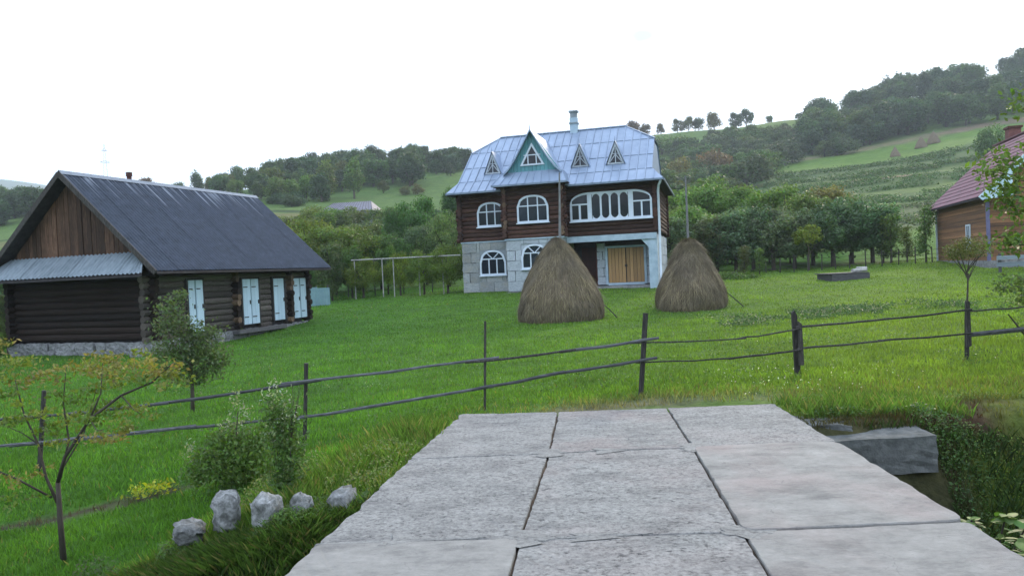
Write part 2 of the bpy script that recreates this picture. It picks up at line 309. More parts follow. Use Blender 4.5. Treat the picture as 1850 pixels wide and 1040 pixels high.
# ------------------------------------------------------------------ terrain
US = np.array([-400, 0, 300, 550, 750, 880, 1200, 1500, 1850, 2300.])
TX = (US - 925) / FPX
DS = np.array([.5, 4, 6.3, 7.5, 9.2, 12, 16, 26, 32, 40, 50, 70, 100, 140, 190, 230, 280, 340, 450, 1000, 2500, 4000])
ZT = np.array([
 [-.1, -.1, -.1, -.1, -.1, -.1, -.1, -.1, -.1, -.1],
 [-.8, -.75, -.6, -.3, -.15, -.12, -.1, -.12, -.15, -.2],
 [-.8, -.72, -.62, -.2, -.14, -.1, -.07, -.08, -.1, -.12],
 [-.82, -.76, -.66, -.30, -.17, -.08, -.05, -.05, -.06, -.08],
 [-.62, -.54, -.5, -.43, -.25, -.07, -.01, -.01, -.02, 0],
 [-.6, -.55, -.52, -.45, -.35, -.25, -.05, -.01, 0, .05],
 [-.58, -.52, -.5, -.45, -.4, -.35, -.15, 0, .03, .1],
 [-.5, -.45, -.42, -.35, -.22, -.18, -.17, -.1, .2, .4],
 [-.3, -.2, -.15, -.05, .1, .15, .1, .25, .5, .7],
 [0, .1, .2, .25, .45, .58, .6, .65, 1.0, 1.3],
 [.6, .6, .7, .8, .8, .8, .9, .95, 1.6, 2.2],
 [2, 2, 3, 3.5, 3.5, 3.5, 4, 3.6, 4.5, 6],
 [5, 6, 8, 9.0, 8, 8, 8, 8.2, 9.5, 11],
 [11, 12, 15, 15, 14, 13, 12, 14.5, 17.2, 19],
 [20, 21, 23, 23, 22, 21, 19.5, 24, 30, 34],
 [26, 27, 28, 31, 33, 32, 26.5, 33.2, 40, 45],
 [30, 30, 30, 38, 41, 42, 41, 47, 56, 62],
 [32, 31, 30, 40, 43, 45, 60, 64, 80, 88],
 [30, 30, 30, 40, 43, 45, 60, 66, 85, 95],
 [60, 60, 60, 40, 43, 45, 60, 66, 85, 95],
 [330, 350, 250, 60, 45, 45, 60, 66, 85, 95],
 [300, 300, 200, 60, 45, 45, 60, 66, 85, 95]], float)
LD = np.log(DS)
_sl = np.diff(ZT, axis=0) / np.diff(LD)[:, None]        # monotone cubic along log distance
TG = np.zeros_like(ZT); TG[0] = _sl[0]; TG[-1] = _sl[-1]
_a, _b = _sl[:-1], _sl[1:]
TG[1:-1] = np.where(_a * _b > 0, 2 * _a * _b / (_a + _b + 1e-12), 0)
def base_h(x, y):
    x = np.asarray(x, float); y = np.asarray(y, float); r = np.hypot(x, y) + 1e-6; ang = np.arctan2(x, y)
    D = np.clip(r * np.maximum(np.cos(ang), .6), .5, 3999); tx = np.tan(np.clip(ang, -.95, .95))
    l = np.log(D); k = np.clip(np.searchsorted(LD, l) - 1, 0, len(LD) - 2); h = LD[k + 1] - LD[k]; t = (l - LD[k]) / h
    c = np.clip(np.searchsorted(TX, tx) - 1, 0, len(TX) - 2); s = np.clip((tx - TX[c]) / (TX[c + 1] - TX[c]), 0, 1); s = s * s * (3 - 2 * s) * .5 + s * .5
    def col(cc):
        a, b, ma, mb_ = ZT[k, cc], ZT[k + 1, cc], TG[k, cc] * h, TG[k + 1, cc] * h
        t2, t3 = t * t, t ** 3
        return (2 * t3 - 3 * t2 + 1) * a + (t3 - 2 * t2 + t) * ma + (-2 * t3 + 3 * t2) * b + (t3 - t2) * mb_
    return col(c) * (1 - s) + col(c + 1) * s
def ditch_c(x): return np.interp(x, [-14, -5, -2.2, 0, 3, 6, 14], [1.6, 2.8, 3.9, 4.9, 5.3, 5.6, 6.4])
def ground(x, y):
    x = np.asarray(x, float); y = np.asarray(y, float); z = base_h(x, y); D = np.hypot(x, y)
    z = z + (fbm(x * .9, y * .9, 3) - .5) * .10 * np.clip((D - 2) / 6, 0, 1) + (fbm(x * .03, y * .03, 9) - .5) * 2.6 * np.clip((D - 60) / 150, 0, 1)
    z = z + (fbm(x * 3.1, y * 3.1, 5) - .5) * .05 * np.clip((40 - D) / 20, 0, 1)
    t = np.abs(y - ditch_c(x)) + (fbm(x * 1.4, y * 1.4, 21) - .5) * .35
    w0 = np.interp(x, [-3, 1, 3], [.45, .8, .8]); w1 = np.interp(x, [-6, -3, -1.2, 0, 2, 5, 9], [1.4, 1.45, 1.5, 2.0, 1.95, 2.2, 2.4])
    s = np.clip((t - w0) / (w1 - w0), 0, 1); s = s * s * (3 - 2 * s)
    zb = np.interp(x, [-8, -3, 0, 6], [-1.05, -1.15, -1.3, -1.35]) + (fbm(x * 2, y * 2, 31) - .5) * .15
    z = np.where(zb < z, zb * (1 - s) + z * s, z)
    return np.where((x > -.6 + .12 * (y - 8)) & (x < 2.8) & (y < 8.2) & (y > -2), np.minimum(z, -.26), z)
def gz(x, y): return float(ground(x, y))
def at_u(u, d, z=None):
    """ground point at picture column u (approx.) and distance d"""
    x = (u - 925) / FPX * d; zz = gz(x, d) if z is None else z
    # the tilt of the camera shifts columns a little with height
    x = x - (zz - EYE) * sin(ROLL); return x, d, gz(x, d) if z is None else z

GREEN = np.array([.052, .132, .020]); YG = np.array([.098, .162, .026])
def cover(x, y):
    D = np.clip(y, .1, None); tx = x / D; c = np.tile(GREEN, (len(x), 1)).astype(float)
    right = np.clip((tx + .25) / .75, 0, 1) * np.clip((60 - D) / 20, 0, 1)  # yellower and brighter to the right: the field's sunlit look put into the colour
    c = c + (YG - GREEN) * (right * (.5 + .8 * fbm(x * .15, y * .15, 2)))[:, None]
    def blend(mask, colr): c[:] = c * (1 - mask[:, None]) + np.array(colr) * mask[:, None]
    wob = (fbm(x * .03, y * .03, 4) - .5) * 24
    s = D + wob
    def band(a, b, soft=2.0): return np.clip((s - a) / soft, 0, 1) * np.clip((b - s) / soft, 0, 1)
    far = np.clip((D - 55) / 15, 0, 1); blend(far, (.085, .145, .038))
    rt = np.clip((tx - .28) / .04, 0, 1)
    for a, b, col_, g in ((66, 100, (.075, .10, .05), .9), (100, 118, (.05, .10, .035), .9), (118, 126, (.085, .13, .045), .8), (124, 150, (.035, .08, .025), .9), (150, 158, (.085, .125, .045), .8),
                          (156, 189, (.038, .082, .028), .9), (190, 221, (.10, .175, .035), .95), (222, 231, (.19, .165, .10), .9)):
        blend(band(a, b) * rt * g, col_)
    blend(band(147, 153, 1.5) * np.clip((tx - .43) / .03, 0, 1) * np.clip((.56 - tx) / .03, 0, 1), (.15, .095, .07))
    blend(band(222, 238) * np.clip((tx - .5) / .1, 0, 1), (.15, .12, .085))
    lf = np.clip((-.02 - tx) / .06, 0, 1)
    blend(band(118, 134) * lf * .9, (.13, .13, .055)); blend(band(134, 140) * lf, (.03, .055, .02))
    blend(band(150, 245) * lf * .85, (.065, .125, .03)); blend(band(92, 116) * lf * .7, (.13, .15, .05))
    blend(np.clip((D - 700) / 300, 0, 1), (.05, .09, .05))
    # the worn verge beyond the bridge, the ditch and the track
    n = fbm(x * 1.3, y * 1.3, 8)
    blend(np.clip((n - .35) * 4, 0, 1) * np.exp(-((y - 8.75) / .35) ** 2) * np.clip((x + .5) / 1, 0, 1) * np.clip((3.6 - x) / 1, 0, 1) * .8, (.15, .13, .10))
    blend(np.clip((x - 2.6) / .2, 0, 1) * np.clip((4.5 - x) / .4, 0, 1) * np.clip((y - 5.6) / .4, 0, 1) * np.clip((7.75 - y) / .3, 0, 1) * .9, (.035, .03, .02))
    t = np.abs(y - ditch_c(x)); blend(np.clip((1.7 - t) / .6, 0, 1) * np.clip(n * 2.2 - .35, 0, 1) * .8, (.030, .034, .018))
    tr_ = np.abs(y - (7.65 + .33 * (x + 5))); blend(np.clip((.16 - tr_) / .1, 0, 1) * np.clip((-3.0 - x) / .8, 0, 1) * np.clip(n * 3 - .7, 0, 1), (.05, .042, .035))
    blend(np.clip(1.7 * np.exp(-((x - 5.0) / 1.2) ** 2 - ((y - 7.7) / .5) ** 2), 0, 1) * np.clip(n * 3 - .4, 0, 1), (.045, .028, .018))
    return c
def build_terrain():
    rs = np.exp(np.linspace(math.log(.6), math.log(3900), 470)); an = np.concatenate([np.linspace(-pi, -.95, 40)[:-1], np.linspace(-.95, .95, 460), np.linspace(.95, pi, 40)[1:]])
    R_, A = np.meshgrid(rs, an, indexing='ij'); x = (R_ * np.sin(A)).ravel(); y = (R_ * np.cos(A)).ravel(); z = ground(x, y)
    nr, na = R_.shape; i = np.arange(nr - 1)[:, None] * na + np.arange(na - 1)[None]; i = i.ravel()
    F = np.stack([i, i + 1, i + na + 1, i + na], 1)[:, ::-1]
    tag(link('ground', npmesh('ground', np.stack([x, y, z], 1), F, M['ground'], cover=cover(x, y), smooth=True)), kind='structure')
build_terrain()

# ------------------------------------------------------------------ bridge of concrete slabs
def rough_poly(pts, jag=.012, corner=.05, seed=0, jags=None):
    r = random.Random(seed); out = []; n = len(pts)
    for i in range(n):
        a, p, b = Vector(pts[i - 1]), Vector(pts[i]), Vector(pts[(i + 1) % n])
        c = corner * r.uniform(.5, 1.8); pa = p + (a - p).normalized() * c; pb = p + (b - p).normalized() * c
        for t in (0, .25, .5, .75, 1): q = pa * (1 - t) ** 2 + p * 2 * t * (1 - t) + pb * t * t; out.append((q.x, q.y))
        nxt = b + (p - b).normalized() * corner; L = (nxt - pb).length; k = max(2, int(L / .07)); d = (nxt - pb).normalized(); nn_ = Vector((-d.y, d.x))
        jj = jag * (jags[i] if jags else 1); off = 0
        for m_ in range(1, k):
            off = off * .6 + r.gauss(0, jj * .6)
            if r.random() < .08: off += r.choice((1, .7)) * jj * 1.5
            q = pb + d * (L * m_ / k) + nn_ * abs(off) ; out.append((q.x, q.y))
    return out
def slab_mesh(poly, zt, th, m, seed=0, chamfer=.006):
    n = len(poly); cx = sum(p[0] for p in poly) / n; cy = sum(p[1] for p in poly) / n; r = random.Random(seed)
    V = []; F = []
    def ring(f, z, jz=0):
        b = len(V)
        for p in poly:
            d = hypot(p[0] - cx, p[1] - cy); k = (d - f) / d; V.append((cx + (p[0] - cx) * k, cy + (p[1] - cy) * k, z + r.uniform(-jz, jz)))
        return b
    r0 = ring(0, zt - th, .01); r1 = ring(-.006, zt - th * .5, .01); r2 = ring(0, zt - chamfer, .004); r3 = ring(chamfer, zt, .0015); r4 = ring(.22, zt, .002)
    for a, b in ((r0, r1), (r1, r2), (r2, r3), (r3, r4)):
        for i in range(n): F.append((a + i, a + (i + 1) % n, b + (i + 1) % n, b + i))
    V.append((cx, cy, zt + .002)); c = len(V) - 1
    for i in range(n): F.append((r4 + i, r4 + (i + 1) % n, c))
    F.append(tuple(range(r0 + n - 1, r0 - 1, -1)))
    me = bpy.data.meshes.new('slab'); me.from_pydata(V, [], F); me.materials.append(m); me.update(); return me
bridge = empty('concrete_bridge', (0, 0, 0), 0, 'flat crossing of worn grey concrete slabs spanning the ditch in the foreground', 'bridge')
ROWS = [[(-.67, 8.59), (.46, 8.45), (1.68, 8.38), (2.88, 8.34)], [(-.98, 6.57), (.26, 6.54), (1.52, 6.53), (2.78, 6.50)],
        [(-1.27, 4.54), (-.02, 4.48), (1.31, 4.42), (2.66, 4.42)], [(-1.52, 2.45), (-.24, 2.42), (1.12, 2.38), (2.52, 2.36)], [(-1.75, .35), (-.45, .33), (.95, .3), (2.4, .28)], [(-1.95, -1.8), (-.6, -1.8), (.8, -1.8), (2.3, -1.8)]]
TONE = {(0, 0): (.1, .2), (0, 1): (.1, .9), (0, 2): (.0, .3), (1, 0): (.0, .1), (1, 1): (.0, .5), (1, 2): (.9, .8), (2, 0): (1.0, .0), (2, 1): (.0, .4), (2, 2): (.95, .5)}
for j in range(5):
    for i in range(3):
        q = [ROWS[j + 1][i], ROWS[j + 1][i + 1], ROWS[j][i + 1], ROWS[j][i]]; g = .006
        c = Vector((sum(p[0] for p in q) / 4, sum(p[1] for p in q) / 4))
        q = [(p[0] + math.copysign(g, c.x - p[0]), p[1] + math.copysign(g, c.y - p[1])) for p in q]
        zt = {(1, 2): .012, (2, 0): .006, (2, 2): .004}.get((j, i), rnd.uniform(-.006, .004)) - .012
        poly = rough_poly(q, .010, .10 if (j, i) in ((1, 2), (2, 2)) else .05, 10 * j + i, [.5, 1.1 if i == 2 else .5, .4 if j else 1.2, 1.3 if i == 0 else .5])
        poly = [(p[0] - c.x, p[1] - c.y) for p in poly]
        t = TONE.get((j, i), (.4, .3))
        link('concrete_slab', slab_mesh(poly, 0, .2, M['concrete'], 5 * j + i), bridge, (c.x, c.y, zt), color=(t[0], t[1], 0))
MB().prism([(-1.75, -1.7, -.034), (2.15, -1.7, -.034), (2.5, 4.4, -.034), (2.72, 8.2, -.034), (-.5, 8.3, -.034), (-1.1, 4.5, -.034)], (0, 0, -.1)).build('joint_filling', M['soil'], bridge)
for (mx, my, sx, sy, sd_) in ((.0, 4.47, .20, .075, 1), (1.33, 4.43, .17, .10, 2), (.27, 6.55, .16, .05, 3), (1.55, 6.52, .15, .05, 4), (-.75, 4.53, .5, .03, 5), (.8, 6.545, .3, .018, 6), (.45, 4.46, .35, .02, 7), (2.2, 6.515, .4, .02, 8)):
    r = random.Random(sd_); pts = [(sx * cos(a) * r.uniform(.7, 1.15), sy * sin(a) * r.uniform(.6, 1.2)) for a in np.linspace(0, 2 * pi, 22)[:-1]]
    link('mortar_patch', slab_mesh(pts, 0, .03, M['concrete'], sd_, .004), bridge, (mx, my, -.0075), color=(.35, 0, 0))
MB().box(-.75, 3.0, 6.95, 8.3, -1.5, -.215).box(-1.6, 2.5, 2.0, 3.1, -1.5, -.215).build('abutment', M['lichen_concrete'], bridge)
def rough_box(sx, sy, sz, seed, amp=.02, n=3, m=None, rnd_=.0, smooth=False):
    bm = bmesh.new(); bmesh.ops.create_cube(bm, size=1.0); bmesh.ops.subdivide_edges(bm, edges=bm.edges[:], cuts=n, use_grid_fill=True); r = random.Random(seed)
    for v in bm.verts:
        if rnd_:
            s = v.co.copy(); s.normalize(); v.co = v.co.lerp(s * .62, rnd_)
        v.co = Vector((v.co.x * sx, v.co.y * sy, v.co.z * sz)) + Vector((r.gauss(0, amp), r.gauss(0, amp), r.gauss(0, amp)))
    if smooth: bmesh.ops.smooth_vert(bm, verts=bm.verts[:], factor=.35, use_axis_x=True, use_axis_y=True, use_axis_z=True)
    me = bpy.data.meshes.new('rough'); bm.to_mesh(me); bm.free(); me.materials.append(m)
    if smooth: me.polygons.foreach_set('use_smooth', [True] * len(me.polygons))
    return me
o = tag(link('concrete_block', rough_box(1.05, .42, .34, 5, .005, 5, M['lichen_concrete']), None, (3.36, 7.12, -.27), (0.02, -.03, -.06)), 'long dark weathered concrete block bedded in the ditch bank right of the slabs', 'concrete block')
o = tag(link('concrete_block', rough_box(.95, .4, .3, 6, .016, 3, M['lichen_concrete']), None, (3.40, 7.30, -.63), (0, .02, .03)), 'lower stained block set back in shade beneath the long concrete block', 'concrete block')
o = tag(link('broken_slab', rough_box(.62, .38, .09, 8, .008, 4, M['lichen_concrete']), None, (2.98, 7.45, -.075), (.02, .04, -.3)), 'cracked flat concrete piece lying beside the far right corner slab', 'slab piece')

# dirt road behind the viewer
tag(MB().box(-2.2, 2.8, -40, -1.9, -.3, -.03).build('road', M['soil']), kind='structure')

# ------------------------------------------------------------------ shared small meshes
def log_mesh(m, seed, n=9, seg=5):
    r = random.Random(seed); mb = MB(); V = []
    for i in range(seg + 1):
        k = 1 + r.uniform(-.07, .07); oy, oz = r.uniform(-.06, .06), r.uniform(-.05, .05)
        for j in range(n): a = 2 * pi * j / n + .2; q = k * (1 + r.uniform(-.05, .05)); V.append((i / seg, cos(a) * q + oy, sin(a) * q + oz))
    F = [(i * n + j, i * n + (j + 1) % n, (i + 1) * n + (j + 1) % n, (i + 1) * n + j) for i in range(seg) for j in range(n)]
    F += [tuple(range(n - 1, -1, -1)), tuple(seg * n + j for j in range(n))]
    mb.add(V, F); return mb.mesh('log', m)
LOGS = {k: [log_mesh(M[k], s) for s in range(5)] for k in ('log_dark', 'log_grey', 'log_brown', 'log_end')}
def log(parent, a, b, r, kind, name='log'):
    a, b = Vector(a), Vector(b); d = b - a
    return link(name, rnd.choice(LOGS[kind]), parent, a, (0, -atan2(d.z, hypot(d.x, d.y)), atan2(d.y, d.x)), (d.length, r * .92, r))
UNIT = {}
def unit(m):
    if m not in UNIT: UNIT[m] = MB().box(-.5, .5, -.5, .5, -.5, .5).mesh('piece', M[m])
    return UNIT[m]
def piece(name, parent, x0, x1, y0, y1, z0, z1, m):
    return link(name, unit(m), parent, ((x0 + x1) / 2, (y0 + y1) / 2, (z0 + z1) / 2), None, (x1 - x0, y1 - y0, z1 - z0))
BLK = {k: [rough_box(1, 1, 1, s, .016, 2, M[k]) for s in range(4)] for k in ('block', 'block_pale')}

def arch_z(x, x0, x1, z1, rise, p=2.4):
    t = abs((x - (x0 + x1) / 2) / ((x1 - x0) / 2)); t = min(t, 1); return z1 - rise + rise * (1 - t ** p) ** (1 / 2.0)
def window(parent, x0, x1, z0, z1, y, rise, lights, transom, deep=.07, w=.09, fan=False, m='paint_white', heavy=1.0):
    """frame + bars as one part, every pane a sub-part, sill a sub-part; facing -y"""
    def outline(a, b, c, d, r_):
        pts = [(a, c), (b, c)]; n = 12
        for i in range(n + 1): xx = b + (a - b) * i / n; pts.append((xx, arch_z(xx, a, b, d, r_) if r_ > 0 else d))
        return pts
    O = outline(x0, x1, z0, z1, rise); I = outline(x0 + w, x1 - w, z0 + w, z1 - w, max(rise - w * .3, 0) if rise else 0); n = len(O); mb = MB()
    V = [(p[0], y - deep, p[1]) for p in O] + [(p[0], y - deep, p[1]) for p in I] + [(p[0], y, p[1]) for p in O] + [(p[0], y, p[1]) for p in I]
    F = []
    for i in range(n):
        j = (i + 1) % n; F += [(i, j, n + j, n + i), (i, 2 * n + i, 2 * n + j, j), (n + i, n + j, 3 * n + j, 3 * n + i)]
    mb.add(V, F); yb = y - deep * .8; bw = w * .62 * heavy
    xs = [x0 + w] + [x0 + (x1 - x0) * t for t in lights] + [x1 - w]
    for xx in xs[1:-1]:
        top = transom if fan else arch_z(xx, x0, x1, z1, rise) - w * .5 if rise else z1 - w
        mb.box(xx - bw / 2, xx + bw / 2, yb, y, z0 + w, top)
    if transom: mb.box(x0 + w, x1 - w, yb - .004, y, transom - bw / 2, transom + bw / 2)
    if fan:
        cx = (x0 + x1) / 2
        for s in (-1, 1): mb.bar((cx, yb + .03, transom), (cx + s * (x1 - x0) * .27, yb + .03, z1 - w * .9), bw * .8, .05, (0, 1, 0))
    fr = mb.build('window', M[m], parent)
    yp = y - .018; zt = transom if transom else z1 - w
    for a, b in zip(xs[:-1], xs[1:]):
        MB().prism([(a + .005, yp, z0 + w), (b - .005, yp, z0 + w), (b - .005, yp, zt), (a + .005, yp, zt)], (0, .012, 0)).build('pane', M['glass'], fr)
        if transom:
            pts = [(a + .005, yp, transom), (b - .005, yp, transom)] + [(b - .005 + (a - b + .01) * i / 5, yp, max(arch_z(b + (a - b) * i / 5, x0, x1, z1 - .03, rise), transom + .01)) for i in range(6)]
            MB().prism(pts, (0, .012, 0)).build('pane', M['glass'], fr)
    MB().box(x0 - .05, x1 + .05, y - deep - .06, y, z0 - .05, z0 - .002).build('sill', M[m], fr)
    return fr

# ------------------------------------------------------------------ the big log house
HA = radians(-15.24); HO = (-2.587, 40.0, .56)
house = empty('house', HO, HA, 'two-storey dark log house on pale blocks with a blue metal roof and turquoise gable', 'house')
LM_ = 'log_brown'
# core walls so that nothing shows through
core = MB().box(.12, 10.15, .12, 7.9, 2.66, 5.55).box(2.82, 5.58, -.68, .12, 2.66, 5.3).box(.1, 5.6, .1, 7.9, -.6, 2.64).box(2.8, 5.6, -.7, .1, -.6, 2.64).box(5.6, 10.1, 2.2, 7.9, -.6, 2.64)
core.add([(.15, 0.3, 5.5), (.15, 7.7, 5.5), (.15, 4, 8.3), (10.1, .3, 5.5), (10.1, 7.7, 5.5), (10.1, 4, 8.3)], [(0, 2, 1), (3, 4, 5)])
core.build('inner_wall', M['soffit'], house)
zz = 2.78; k = 0
while zz < 5.3:
    j = .11 * (k % 2)
    for a, b, y in ((-.2, 2.75, 0), (2.5, 5.9, -.8), (5.7, 10.45, 0)):
        log(house, (a + rnd.uniform(-.05, .04), y + .06, zz), (b + rnd.uniform(-.04, .05), y + .06, zz), .125, LM_)
    for x in (0.02, 10.25): log(house, (x, -.2 + rnd.uniform(-.04, .04), zz + .11), (x, 8.2, zz + .11), .12, LM_)
    for x in (2.72, 5.70): log(house, (x, -1.0 + rnd.uniform(-.05, .05), zz + .11), (x, .1, zz + .11), .115, 'log_end' if rnd.random() < .35 else LM_)
    log(house, (-.2, 8.0, zz), (10.45, 8.0, zz), .12, LM_)
    zz += .223; k += 1
for zz in (.0,):
    pass
# ground floor: courses of blocks, joints recessed in mortar
def course_wall(x0, x1, y, z0, z1, ch, bl, holes, kind, alongy=False, t=.16):
    nrow = int(round((z1 - z0) / ch)); chh = (z1 - z0) / nrow
    for r_ in range(nrow):
        za, zb = z0 + r_ * chh, z0 + (r_ + 1) * chh; x = x0 - (bl * .5 if r_ % 2 else 0)
        while x < x1 - .02:
            xe = x + bl * rnd.uniform(.9, 1.12); segs = [(max(x, x0), min(xe, x1), za, zb)]
            for (ha, hb, hc, hd) in holes:
                out = []
                for (a, b, c, d) in segs:
                    if b <= ha or a >= hb or d <= hc or c >= hd: out.append((a, b, c, d)); continue
                    if a < ha - .04: out.append((a, ha, c, d))
                    if b > hb + .04: out.append((hb, b, c, d))
                    if c < hc - .05: out.append((max(a, ha), min(b, hb), c, hc))
                    if d > hd + .05: out.append((max(a, ha), min(b, hb), hd, d))
                segs = out
            for (a, b, c, d) in segs:
                if b - a < .06: continue
                g = .012; pr_ = rnd.uniform(0, .015)
                if alongy: link('block', rnd.choice(BLK[kind]), house, (y, (a + b) / 2, (c + d) / 2), (0, 0, pi / 2), (b - a - g * 2, t, d - c - g * 2))
                else: link('block', rnd.choice(BLK[kind]), house, ((a + b) / 2, y + t / 2 - pr_, (c + d) / 2), None, (b - a - g * 2, t, d - c - g * 2))
            x = xe
course_wall(0, 2.7, 0, 0, 2.62, .52, .85, [(1.0, 2.42, .86, 2.22)], 'block')
course_wall(2.7, 5.7, -.8, 0, 2.62, .52, .9, [(3.48, 4.88, 1.1, 2.4)], 'block_pale')
course_wall(-.62, 0, 2.78, 0, 2.62, .52, .62, [], 'block_pale', True)
course_wall(-.7, 2.1, 5.62, 0, 2.62, .52, .7, [], 'block_pale', True)
course_wall(.1, 7.9, .08, 0, 2.62, .52, .9, [], 'block', True); course_wall(.5, 7.9, 10.19, 0, 2.62, .52, .9, [], 'block_pale', True)
course_wall(7.05, 9.85, 1.2, .12, 2.3, .44, .6, [(7.5, 9.62, .12, 2.12)], 'block_pale')
MB().box(-.06, 2.7, -.06, .1, -.8, -.02).box(2.62, 5.78, -.87, -.7, -.8, -.02).box(5.7, 10.3, .3, 2.3, -.8, .06).box(9.9, 10.33, -.06, 8, -.8, -.02).build('plinth', M['foundation'], house)
MB().box(2.64, 5.76, -.85, -.02, 2.63, 2.7).box(-.04, 2.62, -.03, .1, 2.63, 2.69).build('ledge', M['paint_pale'], house)
MB().box(5.74, 10.28, -.16, .1, 2.36, 2.66).build('beam', M['paint_pale'], house)
MB().box(5.72, 10.05, .1, 2.3, 2.5, 2.65).build('ceiling', M['soffit'], house)
MB().box(9.86, 10.28, -.1, .38, -.3, 2.36).add([(9.5, -.06, 2.358), (9.858, -.06, 1.95), (9.858, .3, 1.95), (9.5, .3, 2.358), (9.858, -.06, 2.358), (9.858, .3, 2.358)], [(0, 1, 4), (3, 5, 2), (0, 3, 2, 1), (0, 4, 5, 3), (1, 2, 5, 4)]).build('pillar', M['paint_pale'], house)
MB().box(7.5, 9.62, 1.1, 1.42, 2.12, 2.3).build('lintel', M['soffit'], house)
gf = MB().box(7.5, 7.62, 1.12, 1.4, .12, 2.12).box(9.5, 9.62, 1.12, 1.4, .12, 2.12).box(7.62, 9.5, 1.12, 1.4, 2.02, 2.12).box(7.62, 9.5, 1.12, 1.4, .08, .2).build('door_frame', M['paint_pale'], house)
for a, b in ((7.63, 8.54), (8.58, 9.49)):
    lf = MB().box(a, b, 1.27, 1.31, .21, 2.01).build('door', M['plank_grey'], house); n = 5; w = (b - a) / n
    for i in range(n): piece('board', lf, a + i * w + .008, a + (i + 1) * w - .008, 1.22, 1.27, .21, 2.01, 'door_yellow')
MB().box(8.5, 8.62, 1.16, 1.22, 1.02, 1.14).build('padlock', M['iron'], house)
MB().box(6.1, 7.0, 2.1, 2.16, .06, 2.12).build('side_door', M['door_red'], house)
MB().box(7.0, 7.06, 1.2, 2.2, .06, 2.5).build('recess_wall', M['door_red'], house)
window(house, .98, 2.46, 3.44, 4.72, -.08, .5, (.36, .66), 4.22)
window(house, 3.38, 5.02, 3.47, 4.86, -.88, .55, (.35, .66), 4.32)
window(house, .99, 2.43, .88, 2.2, 0, .62, (.35, .65), 1.74, fan=True)
window(house, 3.48, 4.88, 1.12, 2.38, -.8, .62, (.35, .65), 1.93, fan=True)
MB().box(.75, 2.68, .02, .09, .1, 2.6).build('plaster_panel', M['plaster'], house)
MB().box(3.3, 5.0, -.76, -.7, .1, 2.6).build('plaster_panel', M['block_pale'], house)
# the long veranda window: two arched casements flank four tall oval-topped lights
wv = MB(); y = -.08
def ring(mb, O, I, y0, y1):
    n = len(O); V = [(p[0], y0, p[1]) for p in O] + [(p[0], y0, p[1]) for p in I] + [(p[0], y1, p[1]) for p in O] + [(p[0], y1, p[1]) for p in I]; F = []
    for i in range(n): j = (i + 1) % n; F += [(i, j, n + j, n + i), (i, 2 * n + i, 2 * n + j, j), (n + i, n + j, 3 * n + j, 3 * n + i)]
    mb.add(V, F)
X0, X1, Z0, Z1 = 5.98, 10.12, 3.42, 4.86; XA, XB = 7.0, 9.05
def topz(x):
    if x < XA: return Z1 - .55 + .55 * math.sqrt(max(0, 1 - ((XA - x) / (XA - X0)) ** 2.2))
    if x > XB: return Z1 - .5 + .5 * math.sqrt(max(0, 1 - ((x - XB) / (X1 - XB)) ** 2.2))
    return Z1
xs_ = [X1 + (X0 - X1) * i / 40 for i in range(41)]
O = [(X0, Z0), (X1, Z0)] + [(x, topz(x)) for x in xs_]; w = .1
I = [(X0 + w, Z0 + w), (X1 - w, Z0 + w)] + [(min(max(x, X0 + w), X1 - w), topz(x) - w) for x in xs_]
ring(wv, O, I, y - .09, y)
wv.box(XA - .12, XA + .10, y - .085, y, Z0 + w, Z1 - w).box(XB - .10, XB + .14, y - .085, y, Z0 + w, Z1 - w)
wv.box(X0 + w, XA - .12, y - .08, y, 4.24, 4.31).box(XB + .14, X1 - w, y - .08, y, 4.24, 4.31)
wv.box((X0 + w + XA - .12) / 2 - .05, (X0 + w + XA - .12) / 2 + .05, y - .078, y, Z0 + w, 4.24).box((XB + .14 + X1 - w) / 2 - .04, (XB + .14 + X1 - w) / 2 + .04, y - .078, y, Z0 + w, 4.24)
cells = [(XA + .10 + (XB - XA - .20) * i / 4, XA + .10 + (XB - XA - .20) * (i + 1) / 4) for i in range(4)]
for a, b in cells[1:]: wv.box(a - .045, a + .045, y - .082, y, Z0 + w, Z1 - w)
for a, b in cells:        # rounded corner pieces make each light an oval
    for cx_, s in ((a, 1), (b, -1)):
        for cz, t in ((Z0 + w, 1), (Z1 - w, -1)):
            e = .03 if (cx_ in (cells[0][0], cells[3][1])) else .045
            p = [(cx_ + s * e, cz), (cx_ + s * (e + .15), cz), (cx_ + s * (e + .05), cz + t * .07), (cx_ + s * e, cz + t * .17)]
            wv.prism([(q[0], y - .07, q[1]) for q in p], (0, .06, 0))
wf = wv.build('window', M['paint_white'], house)
def pane(poly, yy, par): MB().prism([(p[0], yy, p[1]) for p in poly], (0, .012, 0)).build('pane', M['glass'], par)
xm = (X0 + w + XA - .12) / 2
for a, b in ((X0 + w, xm), (xm, XA - .12), (XB + .14, (XB + .14 + X1 - w) / 2), ((XB + .14 + X1 - w) / 2, X1 - w)):
    pane([(a, Z0 + w), (b, Z0 + w), (b, 4.25), (a, 4.25)], y - .02, wf)
for a, b in cells: pane([(a, Z0 + w), (b, Z0 + w), (b, Z1 - w), (a, Z1 - w)], y - .02, wf)
for a, b in ((X0 + w, XA - .12), (XB + .14, X1 - w)):
    pane([(a, 4.3), (b, 4.3)] + [(b + (a - b) * i / 8, max(4.31, topz(b + (a - b) * i / 8) - .05)) for i in range(9)], y - .02, wf)
MB().box(X0 - .04, X1 + .04, y - .16, y, Z0 - .05, Z0 - .002).build('sill', M['paint_white'], wf)
